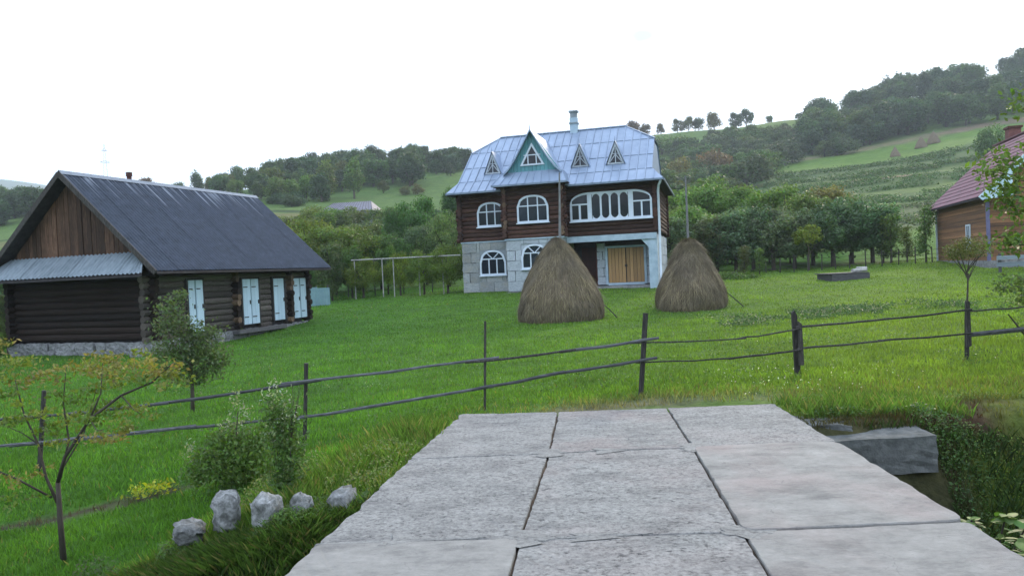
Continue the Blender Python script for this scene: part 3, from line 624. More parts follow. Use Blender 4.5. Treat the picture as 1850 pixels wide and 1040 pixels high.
# roof: standing-seam sheets, each its own piece
roof = MB()
RZ = 8.76
def sl(t):      # slope parameter: 0..1 flare, 1..4 main slope -> (y, z)
    if t <= 1: return (-.8 + 1.0 * t, 5.24 + .64 * t)
    q = (t - 1) / 3; return (.2 + 3.8 * q, 5.88 + (RZ - 5.88) * q)
HZ = 1 + 3 * (7.76 - 5.88) / (RZ - 5.88)
main_out = [(-.08, 1), (10.17, 1), (10.17, HZ), (8.55, 4), (1.34, 4), (-.08, HZ)]
flare_out = [(-.48, 0), (10.78, 0), (10.17, 1), (-.08, 1)]
def P3(x, t, off=0): yy, z = sl(t); return (x, yy - off * .6, z + off * .8)
bd = [MB(), MB()]
roof_o = MB().add([P3(p[0], p[1], -.03) for p in main_out] + [(p[0], 8 - P3(p[0], p[1])[1], P3(p[0], p[1])[2]) for p in main_out], [(0, 1, 2, 3, 4, 5), (11, 10, 9, 8, 7, 6)])
roof_o.add([(1.34, 4, RZ), (-.08, P3(0, HZ)[0 + 1], 7.76), (-.08, 8 - P3(0, HZ)[1], 7.76), (8.55, 4, RZ), (10.17, P3(0, HZ)[1], 7.76), (10.17, 8 - P3(0, HZ)[1], 7.76)], [(0, 2, 1), (3, 4, 5)])
for x_, xo, s in ((-.08, -.48, 1), (10.17, 10.78, -1)):   # side skirts and gable ends
    roof_o.add([(x_, .2, 5.88), (x_, 7.8, 5.88), (xo, 8.8, 5.24), (xo, -.8, 5.24)], [(0, 1, 2, 3)])
    roof_o.add([(x_ + s * .06, .25, 5.86), (x_ + s * .06, 7.75, 5.86), (x_ + s * .06, 8 - P3(0, HZ)[1], 7.7), (x_ + s * .06, P3(0, HZ)[1], 7.7)], [(0, 1, 2, 3)])
roof_o.add([(-.08, 7.8, 5.88), (10.17, 7.8, 5.88), (10.78, 8.8, 5.24), (-.48, 8.8, 5.24)], [(0, 1, 2, 3)])
roof = roof_o.build('roof', M['roof_metal'], house)
MB().box(-.44, 10.74, -.74, 8.74, 5.19, 5.235).build('soffit', M['soffit'], house)
MB().box(-.48, 2.55, -.84, -.79, 5.17, 5.26).box(6.05, 10.78, -.84, -.79, 5.17, 5.26).box(10.74, 10.8, -.8, 8.8, 5.15, 5.26).box(-.5, -.44, -.8, 8.8, 5.15, 5.26).build('fascia', M['seam'], house)
cols = np.arange(-.48, 10.8, .43); tb = [0, 1, 1.9, 2.95, 4.001]
for c0 in cols:
    for r_ in range(4):
        q = [(c0, tb[r_]), (c0 + .43, tb[r_]), (c0 + .43, tb[r_ + 1]), (c0, tb[r_ + 1])]
        if r_ == 0 and c0 > 2.6 and c0 + .43 < 5.8: continue
        p = clip(q, flare_out if r_ == 0 else main_out)
        if not p or area(p) < .01: continue
        o1 = .012 + rnd.uniform(0, .012)
        mb = MB().prism([P3(a[0], a[1] , o1) for a in p], (0, .0, -.02))
        xs = [a for a in p if abs(a[0] - c0) < 1e-3]
        if len(xs) >= 2:
            ta, tb_ = min(a[1] for a in xs), max(a[1] for a in xs)
            mb.bar(P3(c0, ta, .035), P3(c0, tb_, .035), .03, .05, (1, 0, 0))
        link('roof_sheet', mb.mesh('roof_sheet', M['roof_metal']), roof)
seams = MB()
for r_ in (1, 2, 3):
    t = tb[r_]; xl = max(-.08, -.08 + (1.42) * (t - HZ) / (4 - HZ)) if t > HZ else -.08; xr = 10.17 if t <= HZ else 10.17 - 1.62 * (t - HZ) / (4 - HZ)
    seams.bar(P3(xl, t, .03), P3(xr, t, .03), .025, .02)
for c0 in cols:
    for r_ in range(4):
        if r_ == 0 and c0 > 2.6 and c0 < 5.8: continue
        o_ = flare_out if r_ == 0 else main_out
        p = clip([(c0 - .001, tb[r_]), (c0 + .001, tb[r_]), (c0 + .001, tb[r_ + 1]), (c0 - .001, tb[r_ + 1])], o_)
        if p: a, b = min(q[1] for q in p), max(q[1] for q in p); seams.bar(P3(c0 + .03, a, .022), P3(c0 + .03, b, .022), .03, .02, (1, 0, 0))
seams.build('roof_seam', M['seam'], roof)
MB().bar((1.3, 4, RZ + .05), (8.6, 4, RZ + .05), .16, .05).bar((1.34, 4, RZ + .03), (-.1, 2.65, 7.79), .12, .04).bar((8.55, 4, RZ + .03), (10.2, 2.65, 7.79), .12, .04).build('ridge_cap', M['roof_metal'], roof)
# chimney of painted masonry
ch = MB().box(5.44, 5.86, 3.8, 4.2, 8.4, 9.5).build('chimney', M['paint_pale'], roof)
MB().box(5.40, 5.90, 3.76, 4.24, 9.16, 9.24).box(5.47, 5.83, 3.83, 4.17, 9.5, 9.82).box(5.40, 5.90, 3.76, 4.24, 9.82, 9.9).build('chimney_cap', M['plaster'], ch)
# turquoise gable over the bay with its own flared roof and skirt
GX, GZ0, GZ1 = 4.28, 6.05, 8.1
gab = MB(); gy = -.86
tri = [(GX - 1.36, GZ0), (GX + 1.40, GZ0), (GX, GZ1)]
gable = MB().prism([(p[0], gy + .06, p[1]) for p in tri], (0, .05, 0)).build('gable', M['turquoise'], house)
for i in range(14):
    a = GX - 1.4 + i * .2; p = clip([(a + .006, GZ0), (a + .194, GZ0), (a + .194, GZ1), (a + .006, GZ1)], tri)
    if p and area(p) > .01: MB().prism([(q[0], gy + rnd.uniform(0, .012), q[1]) for q in p], (0, .045, 0)).build('board', M['turquoise'], gable)
prof = [(0, 8.16), (.42, 7.46), (.85, 6.75), (1.2, 6.27), (1.52, 5.98)]
for s in (-1, 1):
    for (xa, za), (xb, zb) in zip(prof[:-1], prof[1:]):
        yb1 = .2 + 3.8 * (za - 5.88) / (RZ - 5.88); yb2 = max(-.4, .2 + 3.8 * (zb - 5.88) / (RZ - 5.88))
        pts = [(GX + s * xa, -1.12, za), (GX + s * xb, -1.12, zb), (GX + s * xb, yb2, zb), (GX + s * xa, yb1, za)]
        MB().prism(pts, (0, 0, -.035)).build('roof_sheet', M['roof_metal'], roof)
    MB().prism([(GX + s * x, -1.15, z + .01) for x, z in prof] + [(GX + s * x * .985, -1.15, z - .09) for x, z in prof[::-1]], (0, .04, 0)).build('bargeboard', M['roof_metal'], gable)
MB().tube([(GX, -1.13, 8.1), (GX, -1.13, 8.42)], [.03, .008], 6).build('finial', M['seam'], gable)
tw = MB()
TO = [(GX - .64, 6.36), (GX + .64, 6.36), (GX, 7.5)]; TI = [(GX - .49, 6.44), (GX + .49, 6.44), (GX, 7.32)]
ring(tw, TO, TI, gy - .05, gy); tw.box(GX - .44, GX + .44, gy - .04, gy, 6.86, 6.91).box(GX - .24, GX - .19, gy - .04, gy, 6.42, 6.86).box(GX + .19, GX + .24, gy - .04, gy, 6.42, 6.86)
tf = tw.build('window', M['paint_white'], gable)
TI2 = [(GX - .53, 6.4), (GX + .53, 6.4), (GX, 7.4)]
for a, b, c, d in ((-.6, -.22, 6.4, 6.88), (-.22, .22, 6.4, 6.88), (.22, .6, 6.4, 6.88), (-.6, .6, 6.9, 7.5)):
    p = clip([(GX + a, c), (GX + b, c), (GX + b, d), (GX + a, d)], TI2)
    if p: pane(p, gy - .02, tf)
# skirt over the bay
for i in range(9):
    xa = 2.24 + i * (3.86 / 9); xb = xa + 3.86 / 9; ta = 2.7 + i * (3.06 / 9); tb2 = ta + 3.06 / 9
    mb = MB().prism([(xa, -1.5, 5.40), (xb, -1.5, 5.40), (tb2, -.86, 6.07), (ta, -.86, 6.07)], (0, .0, -.02)); mb.bar((xa, -1.5, 5.42), (ta, -.86, 6.09), .03, .03, (1, 0, 0)); mb.build('roof_sheet', M['roof_metal'], roof)
MB().add([(2.24, -1.5, 5.40), (2.7, -.86, 6.07), (2.7, .3, 6.05), (2.24, .0, 5.40)], [(0, 3, 2, 1), (0, 1, 2, 3)]).add([(6.1, -1.5, 5.40), (5.76, -.86, 6.07), (5.76, .3, 6.05), (6.1, .0, 5.40)], [(0, 1, 2, 3)]).build('skirt_side', M['roof_metal'], roof)
MB().box(2.24, 6.1, -1.48, .05, 5.34, 5.375).build('soffit', M['soffit'], house)
MB().box(2.22, 6.12, -1.53, -1.49, 5.32, 5.41).build('fascia', M['seam'], house)
# little triangular dormers
for dx in (1.72, 6.46, 8.3):
    y0 = .72; zb_, zt_ = 6.30, 7.42; hw = .44
    dm = MB()
    ring(dm, [(dx - hw, zb_), (dx + hw, zb_), (dx, zt_)], [(dx - hw + .11, zb_ + .07), (dx + hw - .11, zb_ + .07), (dx, zt_ - .22)], y0 - .05, y0 + .02)
    dm.box(dx - .02, dx + .02, y0 - .03, y0 + .02, zb_ + .05, zt_ - .3)
    for s in (-1, 1): dm.bar((dx, y0 - .01, zb_ + .5), (dx + s * .3, y0 - .01, zb_ + .12), .04, .03, (0, 1, 0))
    dm.box(dx - .2, dx + .2, y0 - .028, y0 + .02, zb_ + .52, zb_ + .55)
    df = dm.build('dormer', M['block_pale'], roof)
    MB().prism([(dx - hw + .06, y0, zb_ + .04), (dx + hw - .06, y0, zb_ + .04), (dx, y0, zt_ - .14)], (0, .015, 0)).build('pane', M['glass'], df)
    for s in (-1, 1):
        yt = .2 + 3.8 * (zt_ + .08 - 5.88) / (RZ - 5.88); yb2 = .2 + 3.8 * (zb_ - .05 - 5.88) / (RZ - 5.88)
        MB().prism([(dx, y0 - .1, zt_ + .1), (dx + s * (hw + .08), y0 - .1, zb_ - .05), (dx + s * (hw + .14), max(yb2, y0), zb_ - .05), (dx, yt, zt_ + .1)], (0, 0, -.03)).build('dormer_roof', M['roof_metal'], df)
    MB().tube([(dx, y0 - .08, zt_ + .05), (dx, y0 - .08, zt_ + .3)], [.02, .006], 5).build('finial', M['seam'], df)
# downpipe at the right corner
MB().tube([(10.62, -.72, 5.15), (10.5, -.5, 4.95), (10.44, -.22, 4.7), (10.44, -.2, 2.5), (10.42, -.25, .3), (10.46, -.4, .12)], .06, 8).build('downpipe', M['paint_white'], house, True)

# ------------------------------------------------------------------ haystacks
def haystack(name, loc, prof, seed, label, nstraw=26000, pole=None, poletilt=(0, 0), group='haystacks in the meadow', color=(1, 1, 1)):
    root = empty(name, loc, 0, label, 'haystack', group); r = np.random.default_rng(seed)
    nz_, na = 46, 96; zs = np.linspace(0, 1, nz_); pz = np.array([p[1] for p in prof]); pr_ = np.array([p[0] for p in prof]); H = pz[-1]
    sp = np.linspace(0, 1, len(prof)); t = np.linspace(0, 1, nz_); Rz = np.interp(t, sp, pr_); Zz = np.interp(t, sp, pz)
    A, T = np.meshgrid(np.linspace(0, 2 * pi, na, endpoint=False), np.arange(nz_)); ro = Rz[T]; z = Zz[T]
    lump = 1 + (fbm(np.cos(A) * 1.6 + seed, np.sin(A) * 1.6 + z * .8, seed, 3) - .5) * .22 + (vnoise(np.cos(A) * 9 + 9, z * 2 + np.sin(A) * 9, seed) - .5) * .045
    x = ro * lump * np.cos(A); y = ro * lump * np.sin(A); z2 = z + (vnoise(A * 3, z * 3, seed + 3) - .5) * .05
    V = np.stack([x.ravel(), y.ravel(), z2.ravel()], 1); i = (np.arange(nz_ - 1)[:, None] * na + np.arange(na)[None]); j = np.arange(nz_ - 1)[:, None] * na + (np.arange(na)[None] + 1) % na
    F = np.stack([i.ravel(), j.ravel(), (j + na).ravel(), (i + na).ravel()], 1)
    link('hay', npmesh('hay', V, F, M['hay'], smooth=True), root)
    if nstraw:
        k = nstraw; tt = r.random(k) ** .8; aa = r.random(k) * 2 * pi; f = tt * (nz_ - 1); fi = np.minimum(f.astype(int), nz_ - 2); ff = f - fi
        ai = (aa / (2 * pi) * na).astype(int) % na; idx = fi * na + ai; p = V[idx] * (1 - ff[:, None]) + V[idx + na] * ff[:, None]
        dn = V[idx] - V[idx + na]; dn /= (np.linalg.norm(dn, axis=1, keepdims=True) + 1e-6)
        out = np.stack([p[:, 0], p[:, 1], np.full(k, .3)], 1); out /= np.linalg.norm(out, axis=1, keepdims=True)
        sd_ = np.stack([-out[:, 1], out[:, 0], np.zeros(k)], 1)
        L = r.uniform(.08, .30, k)[:, None]; d = dn + sd_ * r.normal(0, .35, (k, 1)) + out * r.uniform(-.02, .30, (k, 1)); d[:, 2] -= .1
        tuft = (fbm(np.arctan2(p[:, 1], p[:, 0]) * 4, p[:, 2] * 3, seed + 9, 3) > .6)[:, None]; L = L * np.where(tuft, 1.6, 1); d = d + out * np.where(tuft, .22, 0); w_ = r.uniform(.004, .009, k)[:, None]; a = p + out * .005
        V2 = np.stack([a - sd_ * w_, a + sd_ * w_, a + d * L], 1).reshape(-1, 3); V2[:, 2] = np.maximum(V2[:, 2], -.05)
        c = np.array([.195, .165, .122])[None] * (.6 + .8 * fbm(np.arctan2(p[:, 1], p[:, 0]) * 3, p[:, 2] * 2.2, seed + 5, 4))[:, None] * r.uniform(.35, 1.45, (k, 1)) * np.array([1, 1, 1])[None] + r.uniform(0, .02, (k, 1))
        tag(link('straw', npmesh('straw', V2, np.arange(3 * k).reshape(-1, 3), M['straw'], tint=c), root, color=(1, 1, 1)), kind='stuff')
    if pole:
        tx, ty = poletilt; MB().tube([(0, 0, .2), (tx * .6, ty * .6, H), (tx, ty, pole)], [.06, .05, .028], 7).build('pole', M['pole_wood'], root)
    return root
hprof = [(1.36, -.1), (1.46, .22), (1.45, .55), (1.36, .95), (1.16, 1.42), (.90, 1.92), (.62, 2.34), (.40, 2.62), (.22, 2.80), (.1, 2.90), (.0, 2.93)]
hx, hy = 1.62, 26.0
haystack('haystack', (hx, hy, gz(hx, hy) - .02), hprof, 3, 'larger dome-shaped haystack on a pole standing in front of the log house', pole=5.15, poletilt=(.2, 0))
h2 = [(1.20, -.1), (1.30, .2), (1.29, .5), (1.20, .88), (1.0, 1.30), (.76, 1.80), (.56, 2.12), (.46, 2.32), (.33, 2.50), (.18, 2.62), (.0, 2.66)]
hx2, hy2 = 6.68, 28.0
haystack('haystack', (hx2, hy2, gz(hx2, hy2) - .02), h2, 5, 'smaller haystack with a thin pole standing right of the log house', pole=5.0, poletilt=(-.02, 0), nstraw=24000)
def stick(name, a, b, r, label, cat, m='post', g=None):
    a = Vector(a); b = Vector(b); mid = (a + b) / 2 + Vector((0, 0, .03)); return tag(MB().tube([a - a, mid - a, b - a], [r, r * .9, r * .6], 6).build(name, M[m], loc=a), label, cat, g)
stick('prop_stick', (3.62, 25.6, gz(3.62, 25.6) - .02), (2.95, 25.7, .48), .022, 'thin stick leaning against the right side of the larger haystack', 'stick')
stick('prop_stick', (8.55, 27.6, gz(8.55, 27.6) - .02), (7.75, 27.7, .62), .022, 'thin stick leaning against the right side of the smaller haystack', 'stick')
fp = [(2.0, 0), (1.95, .4), (1.5, 1.5), (.8, 2.8), (.25, 3.7), (0, 3.9)]
for u, d, s, lab in ((1633, 203, .72, 'lowest and smallest of three far haystacks on the hillside strip'), (1681, 208, .86, 'middle far haystack between two others on the hillside strip'), (1704, 214, .95, 'uppermost and tallest far haystack nearest the dark wood')):
    x, yy, z = at_u(u, d); hs = haystack('haystack', (x, yy, z - .2), [(a * s, b * s) for a, b in fp], int(u), lab, nstraw=0, pole=4.3 * s, group='far haystacks on the hillside')

# ------------------------------------------------------------------ the log barn
barn = empty('barn', (-11.174, 23.0, -.457), radians(71.8), 'low old log barn with a steep dark corrugated roof and brown plank gable', 'barn')
L, W, RY, RZB = 8.35, 5.6, 2.85, 5.8
doors = [(1.5, 2.30, .5, 2.27), (4.2, 5.25, .5, 2.24), (6.03, 6.84, .5, 2.22), (7.32, 8.32, .5, 2.20)]
MB().box(.15, L - .1, .15, W - .15, -.3, 3.1).add([(.2, .2, 3.1), (.2, W - .2, 3.1), (.2, RY, 5.4), (L, .2, 3.1), (L, W - .2, 3.1), (L, RY, 5.4)], [(0, 2, 1), (3, 4, 5)]).build('inner_wall', M['soffit'], barn)
zz = .46; k = 0
while zz < 2.75:
    r_ = .112
    sp = [(-.28, L + .2)] if zz > 2.3 else [(-.28, 1.44), (2.34, 4.14), (5.31, 5.97), (6.9, 7.27), (8.37, L + .15)]
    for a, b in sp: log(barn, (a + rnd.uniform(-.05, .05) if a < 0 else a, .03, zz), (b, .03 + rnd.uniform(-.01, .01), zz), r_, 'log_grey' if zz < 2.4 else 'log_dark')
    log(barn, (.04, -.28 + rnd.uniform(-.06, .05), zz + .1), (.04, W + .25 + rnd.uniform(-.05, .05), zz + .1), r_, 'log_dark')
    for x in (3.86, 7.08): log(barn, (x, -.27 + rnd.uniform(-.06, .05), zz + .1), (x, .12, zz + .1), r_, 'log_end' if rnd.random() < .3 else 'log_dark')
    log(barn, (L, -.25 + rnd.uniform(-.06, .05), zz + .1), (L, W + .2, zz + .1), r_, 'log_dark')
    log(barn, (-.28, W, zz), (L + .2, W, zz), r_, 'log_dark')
    zz += .207; k += 1
# rubble foundation built stone by stone along the two visible sides
FS = [rough_box(1, 1, 1, s, .05, 2, M['foundation'], .25) for s in range(5)]
def rubble(x0, x1, f):
    x = x0
    while x < x1:
        w_ = rnd.uniform(.3, .6)
        for z0, h_ in ((-.42, .32), (-.14, .26), (.08, .28)):
            link('foundation_stone', rnd.choice(FS), barn, f(x + w_ / 2 + rnd.uniform(-.08, .08), z0 + h_ / 2 + .02), None, None).scale = ((.28, w_ * 1.04, h_ * 1.08) if f is fy else (w_ * 1.04, .28, h_ * 1.08))
        x += w_
fy = lambda t, z: (.0, t, z); fx = lambda t, z: (t, .02, z)
rubble(-.15, W + .1, fy); rubble(.1, L, fx)
MB().box(.1, L, .1, W, -.5, .34).build('plinth', M['mortar'], barn)
MB().box(3.6, 6.4, -.42, -.1, .28, .40).build('threshold', M['plank_grey'], barn)
# doors: leaves, frame, hinges
def barn_door(x0, x1, z0, z1, leaves, slant=0):
    f = MB().box(x0 - .06, x0 + .01, -.11, .12, z0, z1 + .06).box(x1 - .01, x1 + .06, -.11, .12, z0, z1 + .06).box(x0 + .01, x1 - .01, -.11, .12, z1, z1 + .06).build('door_frame', M['post'], barn)
    n = len(leaves)
    for a, b in leaves:
        lf = MB().box(x0 + a, x0 + b, -.10, -.06, z0 + .03, z1 - .01).build('door', M['paint_blue'], barn)
        nb = max(1, int((b - a) / .2)); wb = (b - a) / nb
        for i in range(nb): piece('board', lf, x0 + a + i * wb + .004, x0 + a + (i + 1) * wb - .004, -.118, -.10, z0 + .04, z1 - .02, 'paint_blue')
        for zz_ in (z0 + .3, z1 - .3): MB().box(x0 + a + .02, x0 + a + min(.26, (b - a) * .6), -.13, -.118, zz_ - .018, zz_ + .018).build('hinge', M['iron'], lf)
        MB().box(x0 + b - .07, x0 + b - .04, -.15, -.118, (z0 + z1) / 2 - .08, (z0 + z1) / 2 + .06).build('handle', M['iron'], lf)
barn_door(1.55, 2.25, .50, 2.25, [(.02, .30), (.36, .68)])
barn_door(4.26, 5.20, .53, 2.22, [(.02, .44), (.49, .91)])
barn_door(6.08, 6.80, .55, 2.20, [(.02, .66)])
barn_door(7.37, 8.28, .54, 2.18, [(.02, .42), (.50, .88)])
# gable planks
gtri = [(.0, 3.1), (W, 3.1), (RY, 5.62)]
gx = .0
for i in range(32):
    a = i * .178; p = clip([(a + .005, 3.1), (a + .172, 3.1), (a + .172, 5.7), (a + .005, 5.7)], gtri)
    if p and area(p) > .004: d_ = rnd.uniform(-.02, .012); MB().prism([(d_, q[0], q[1]) for q in p], (.03, 0, 0)).build('plank', M['plank'], barn)
# corrugated roof sheets on both slopes
def corr(w_, l_, waves, amp, m, seg=1):
    n = waves * 6; V = []; F = []
    for j in range(seg + 1):
        for i in range(n + 1): V.append((w_ * i / n, l_ * j / seg, amp * sin(2 * pi * i / 6)))
    for j in range(seg):
        for i in range(n): a = j * (n + 1) + i; F.append((a, a + 1, a + n + 2, a + n + 1))
    mb = MB().add(V, F); me = mb.mesh('corrugated', m, True); return me
XA_, XB_ = -.42, 9.28; ncol = 10; cw = (XB_ - XA_) / ncol
def barn_slope(s, ye, ze):
    # eave (ye, ze) to ridge (RY, RZB)
    sl_ = math.sqrt((RY - ye) ** 2 + (RZB - ze) ** 2); nrow = 3; lr = sl_ / nrow; roof_b = MB()
    u = Vector((0, RY - ye, RZB - ze)).normalized(); nrm = Vector((1, 0, 0)).cross(u); nrm = nrm if nrm.z > 0 else -nrm
    slab = MB().prism([(XA_ + .03, ye, ze - .05), (XB_ - .03, ye, ze - .05), (XB_ - .03, RY, RZB - .05), (XA_ + .03, RY, RZB - .05)], (0, 0, -.05)).build('roof', M['soffit'], barn)
    for r_ in range(nrow):
        for c_ in range(ncol):
            a = XA_ + c_ * cw; n = 42; V = []; F = []; l0 = r_ * lr - (.0 if r_ == 0 else .06); l1 = (r_ + 1) * lr; off = .004 if r_ else .0
            for t, o_ in ((l0, off + .004), (l1, off)):
                for i in range(n + 1):
                    p = Vector((a + (cw + .01) * i / n, ye, ze)) + u * t + nrm * (o_ + .022 * sin(2 * pi * i / 6) + (.006 if c_ % 2 else 0)); V.append(tuple(p))
            for i in range(n): F.append((i, i + 1, n + 2 + i, n + 1 + i))
            link('roof_sheet', MB().add(V, F).mesh('sheet', M['slate'], True), slab)
    return slab
s1_ = barn_slope(-1, -.72, 2.56); s2_ = barn_slope(1, RY + 3.57, 2.56)
MB().add([(XA_ - .02, RY - .13, RZB - .07), (XA_ - .02, RY, RZB + .06), (XA_ - .02, RY + .13, RZB - .07), (XB_ + .02, RY - .13, RZB - .07), (XB_ + .02, RY, RZB + .06), (XB_ + .02, RY + .13, RZB - .07)], [(0, 3, 4, 1), (1, 4, 5, 2)]).build('ridge_cap', M['ridge_cap'], barn)
for (ye) in (-.72, RY + 3.57): MB().bar((XA_ - .03, ye, 2.5), (XA_ - .03, RY, RZB - .06), .04, .16, (0, 0, 1)).build('bargeboard', M['log_dark'].copy() if False else M['post'], barn)
# pent strip of pale corrugated sheets under the gable
for i in range(7):
    ya = -.5 + i * .98; yb_ = ya + .99; n = 36; V = []; F = []
    for (x_, z_, sh0, sh1) in ((-.75, 2.50, 0, 0), (-.02, 3.17, 1, 1)):
        for j in range(n + 1):
            yy = ya + (yb_ - ya) * j / n
            if x_ > -.1: yy = min(max(yy, .08), W - .05)
            V.append((x_ - .018 * sin(2 * pi * j / 6) * .6, yy, z_ + .022 * sin(2 * pi * j / 6) + (.006 if i % 2 else 0)))
    for j in range(n): F.append((j, n + 1 + j, n + 2 + j, j + 1))
    link('awning_sheet', MB().add(V, F).mesh('awning', M['sheet_pale'], True), barn)
MB().prism([(-.73, -.48, 2.44), (-.03, .1, 3.1), (-.03, W, 3.1), (-.73, W + .75, 2.44)], (0, 0, -.05)).build('awning_frame', M['soffit'], barn)
MB().tube([(3.0, 3.5, 5.0), (3.0, 3.5, 6.08)], .085, 10).tube([(3.0, 3.5, 6.08), (3.0, 3.5, 6.22)], .11, 10).build('stovepipe', M['rust'], barn)
o = tag(link('boulder', rough_box(.34, .3, .34, 31, .02, 3, M['stone'], .6), None, (-11.35, 22.45, gz(-11.35, 22.45) + .13)), 'round pale stone at the near corner of the log barn', 'boulder')

# ------------------------------------------------------------------ house with the red roof, right edge
rh = empty('house', (23.02, 36.0, .886), radians(73), 'timber house with red metal tile roof partly cut off at the right edge', 'house')
LR, WR, RYR, RZR = 9.6, 6.6, -3.3, 6.85
MB().box(.1, LR - .1, -WR + .1, -.1, -.5, 3.3).add([(.1, -.1, 3.3), (.1, -WR + .1, 3.3), (.1, -WR / 2, 6.4), (LR, -.1, 3.3), (LR, -WR + .1, 3.3), (LR, -WR / 2, 6.4)], [(0, 1, 2), (3, 5, 4)]).build('inner_wall', M['soffit'], rh)
n = 18
for i in range(n):
    z0 = .2 + i * .178; o_ = rnd.uniform(0, .012); piece('board', rh, .0, LR, -.04, .0 + o_, z0 + .004, z0 + .174, 'board_new')
    piece('board', rh, -.03 - o_, .02, -WR, -.06, z0 + .004, z0 + .174, 'log_dark' if False else 'board_dark' if 'board_dark' in M else 'board_new')
M['board_blue'] = M['paint_blue']
MB().box(-.06, LR + .05, -WR, .05, -.8, .2).build('plinth', M['foundation'], rh)
M['violet'] = mat('violet_paint', (.10, .10, .2), (.16, .16, .28), 3, rough=.6, vary=0)
MB().box(-.08, .06, -.07, .07, .2, 3.35).build('corner_board', M['violet'], rh)
MB().box(LR - .04, LR + .08, -.04, .08, .2, 3.2).build('corner_board', M['paint_white'], rh)
wf2 = MB().box(2.75, 3.5, .02, .07, .75, .83).box(2.75, 3.5, .02, .07, 2.0, 2.08).box(2.75, 2.84, .02, .07, .83, 2.0).box(3.41, 3.5, .02, .07, .83, 2.0).box(3.1, 3.15, .02, .06, .83, 2.0).build('window', M['paint_white'], rh)
for a, b in ((2.84, 3.1), (3.15, 3.41)): piece('pane', wf2, a, b, .02, .035, .83, 2.0, 'glass')
gtr = [(-WR, 3.4), (-.0, 3.4), (-WR / 2, 6.5)]
for i in range(20):
    a = -WR + i * .33; p = clip([(a + .008, 3.4), (a + .322, 3.4), (a + .322, 6.6), (a + .008, 6.6)], gtr)
    if p and area(p) > .01: MB().prism([(-.03, q[0], q[1]) for q in p], (.04, 0, 0)).build('board', M['board_new'], rh)
def red_slope(s):
    ye = .45 if s > 0 else -WR - .45; sl_ = hypot(ye - RYR, RZR - 3.28); u = Vector((0, RYR - ye, RZR - 3.28)).normalized(); nr = Vector((0, -u.z, u.y)) if u.y > 0 else Vector((0, u.z, -u.y))
    nr = nr if nr.z > 0 else -nr
    sb = MB().prism([(-.62, ye, 3.22), (LR + .5, ye, 3.22), (LR + .5, RYR, RZR - .06), (-.62, RYR, RZR - .06)], (0, 0, -.06)).build('roof', M['soffit'], rh)
    rows = 14; ncl = 9; lw = sl_ / rows; cwid = (LR + 1.2) / ncl
    for c_ in range(ncl):      # each metal tile sheet carries its stepped, rippled courses
        n = 24; V = []; F = []
        for r_ in range(rows):
            for t, h_ in ((r_ * lw, .045), ((r_ + 1) * lw, .012)):
                for i in range(n + 1): V.append(tuple(Vector((-.66 + c_ * cwid + cwid * i / n, ye, 3.24)) + u * t + nr * (h_ + .014 * sin(2 * pi * i / 4))))
        for q in range(rows * 2 - 1):
            for i in range(n): a = q * (n + 1) + i; F.append((a, a + 1, a + n + 2, a + n + 1))
        link('roof_sheet', MB().add(V, F).mesh('tile_sheet', M['tile_red']), sb)
red_slope(1); red_slope(-1)
MB().bar((-.66, RYR, RZR + .04), (LR + .54, RYR, RZR + .04), .22, .08).build('ridge_cap', M['tile_red'], rh)
for ye in (.45, -WR - .45): MB().bar((-.64, ye, 3.16), (-.64, RYR, RZR - .05), .05, .26).build('bargeboard', M['paint_blue'], rh)
MB().add([(-.62, .45, 3.12), (-.62, -.9, 3.2), (-.62, -.9, 4.35)], [(0, 1, 2)]).add([(-.58, .45, 3.12), (-.58, -.9, 3.2), (-.58, -.9, 4.35)], [(2, 1, 0)]).build('verge_board', M['paint_blue'], rh)
MB().box(7.6, 8.25, -3.9, -3.3, 6.3, 7.5).build('chimney', M['brickred'], rh)
MB().box(7.53, 8.32, -3.97, -3.23, 7.5, 7.62).build('chimney_cap', M['rust'], rh)

# ------------------------------------------------------------------ far houses on the left
fh = empty('house', (-23.0, 110, gz(-23, 110) - .5), radians(-8), 'small far house with a grey hipped roof above the bushes left of the log house', 'house')
zr = 12.75 - fh.location.z
MB().box(-3.6, 3.6, -2.6, 2.6, 0, zr - 1.5).build('wall', M['plaster'], fh)
MB().add([(-4.2, -3.1, zr - 1.55), (4.2, -3.1, zr - 1.55), (4.2, 3.1, zr - 1.55), (-4.2, 3.1, zr - 1.55), (-2.7, 0, zr + .05), (3.0, 0, zr + .05)], [(0, 1, 5, 4), (1, 2, 5), (2, 3, 4, 5), (3, 0, 4), (0, 3, 2, 1)]).build('roof', mat('far_roof', (.13, .13, .16), (.22, .21, .25), 2, (1, 1, 1), .6, .1, vary=0), fh)
for i in range(18): MB().bar((-4.1 + i * .48, -3.1, zr - 1.53), (-2.65 + i * .33, 0, zr + .07), .05, .05, (1, 0, 0)).build('roof_batten', M['plank_grey'], fh)
f2 = empty('shed', (-17.6, 96, gz(-17.6, 96) - .6), radians(20), 'white gabled end of a small shed half hidden by bushes beneath the far grey roof', 'shed')
zr = 8.9 - f2.location.z
MB().box(-1.5, 1.5, -1.5, 1.5, 0, zr - 1.0).add([(-1.5, -1.5, zr - 1), (1.5, -1.5, zr - 1), (0, -1.5, zr)], [(0, 1, 2)]).build('wall', M['block_pale'], f2)
MB().add([(-1.8, -1.8, zr - 1.15), (0, -1.8, zr + .1), (0, 1.8, zr + .1), (-1.8, 1.8, zr - 1.15), (1.8, -1.8, zr - 1.15), (1.8, 1.8, zr - 1.15)], [(0, 3, 2, 1), (1, 2, 5, 4)]).build('roof', M['sheet_pale'], f2)
MB().box(-.3, .5, -1.53, -1.5, zr - 1.1, zr - .5).build('window', M['glass'], f2)

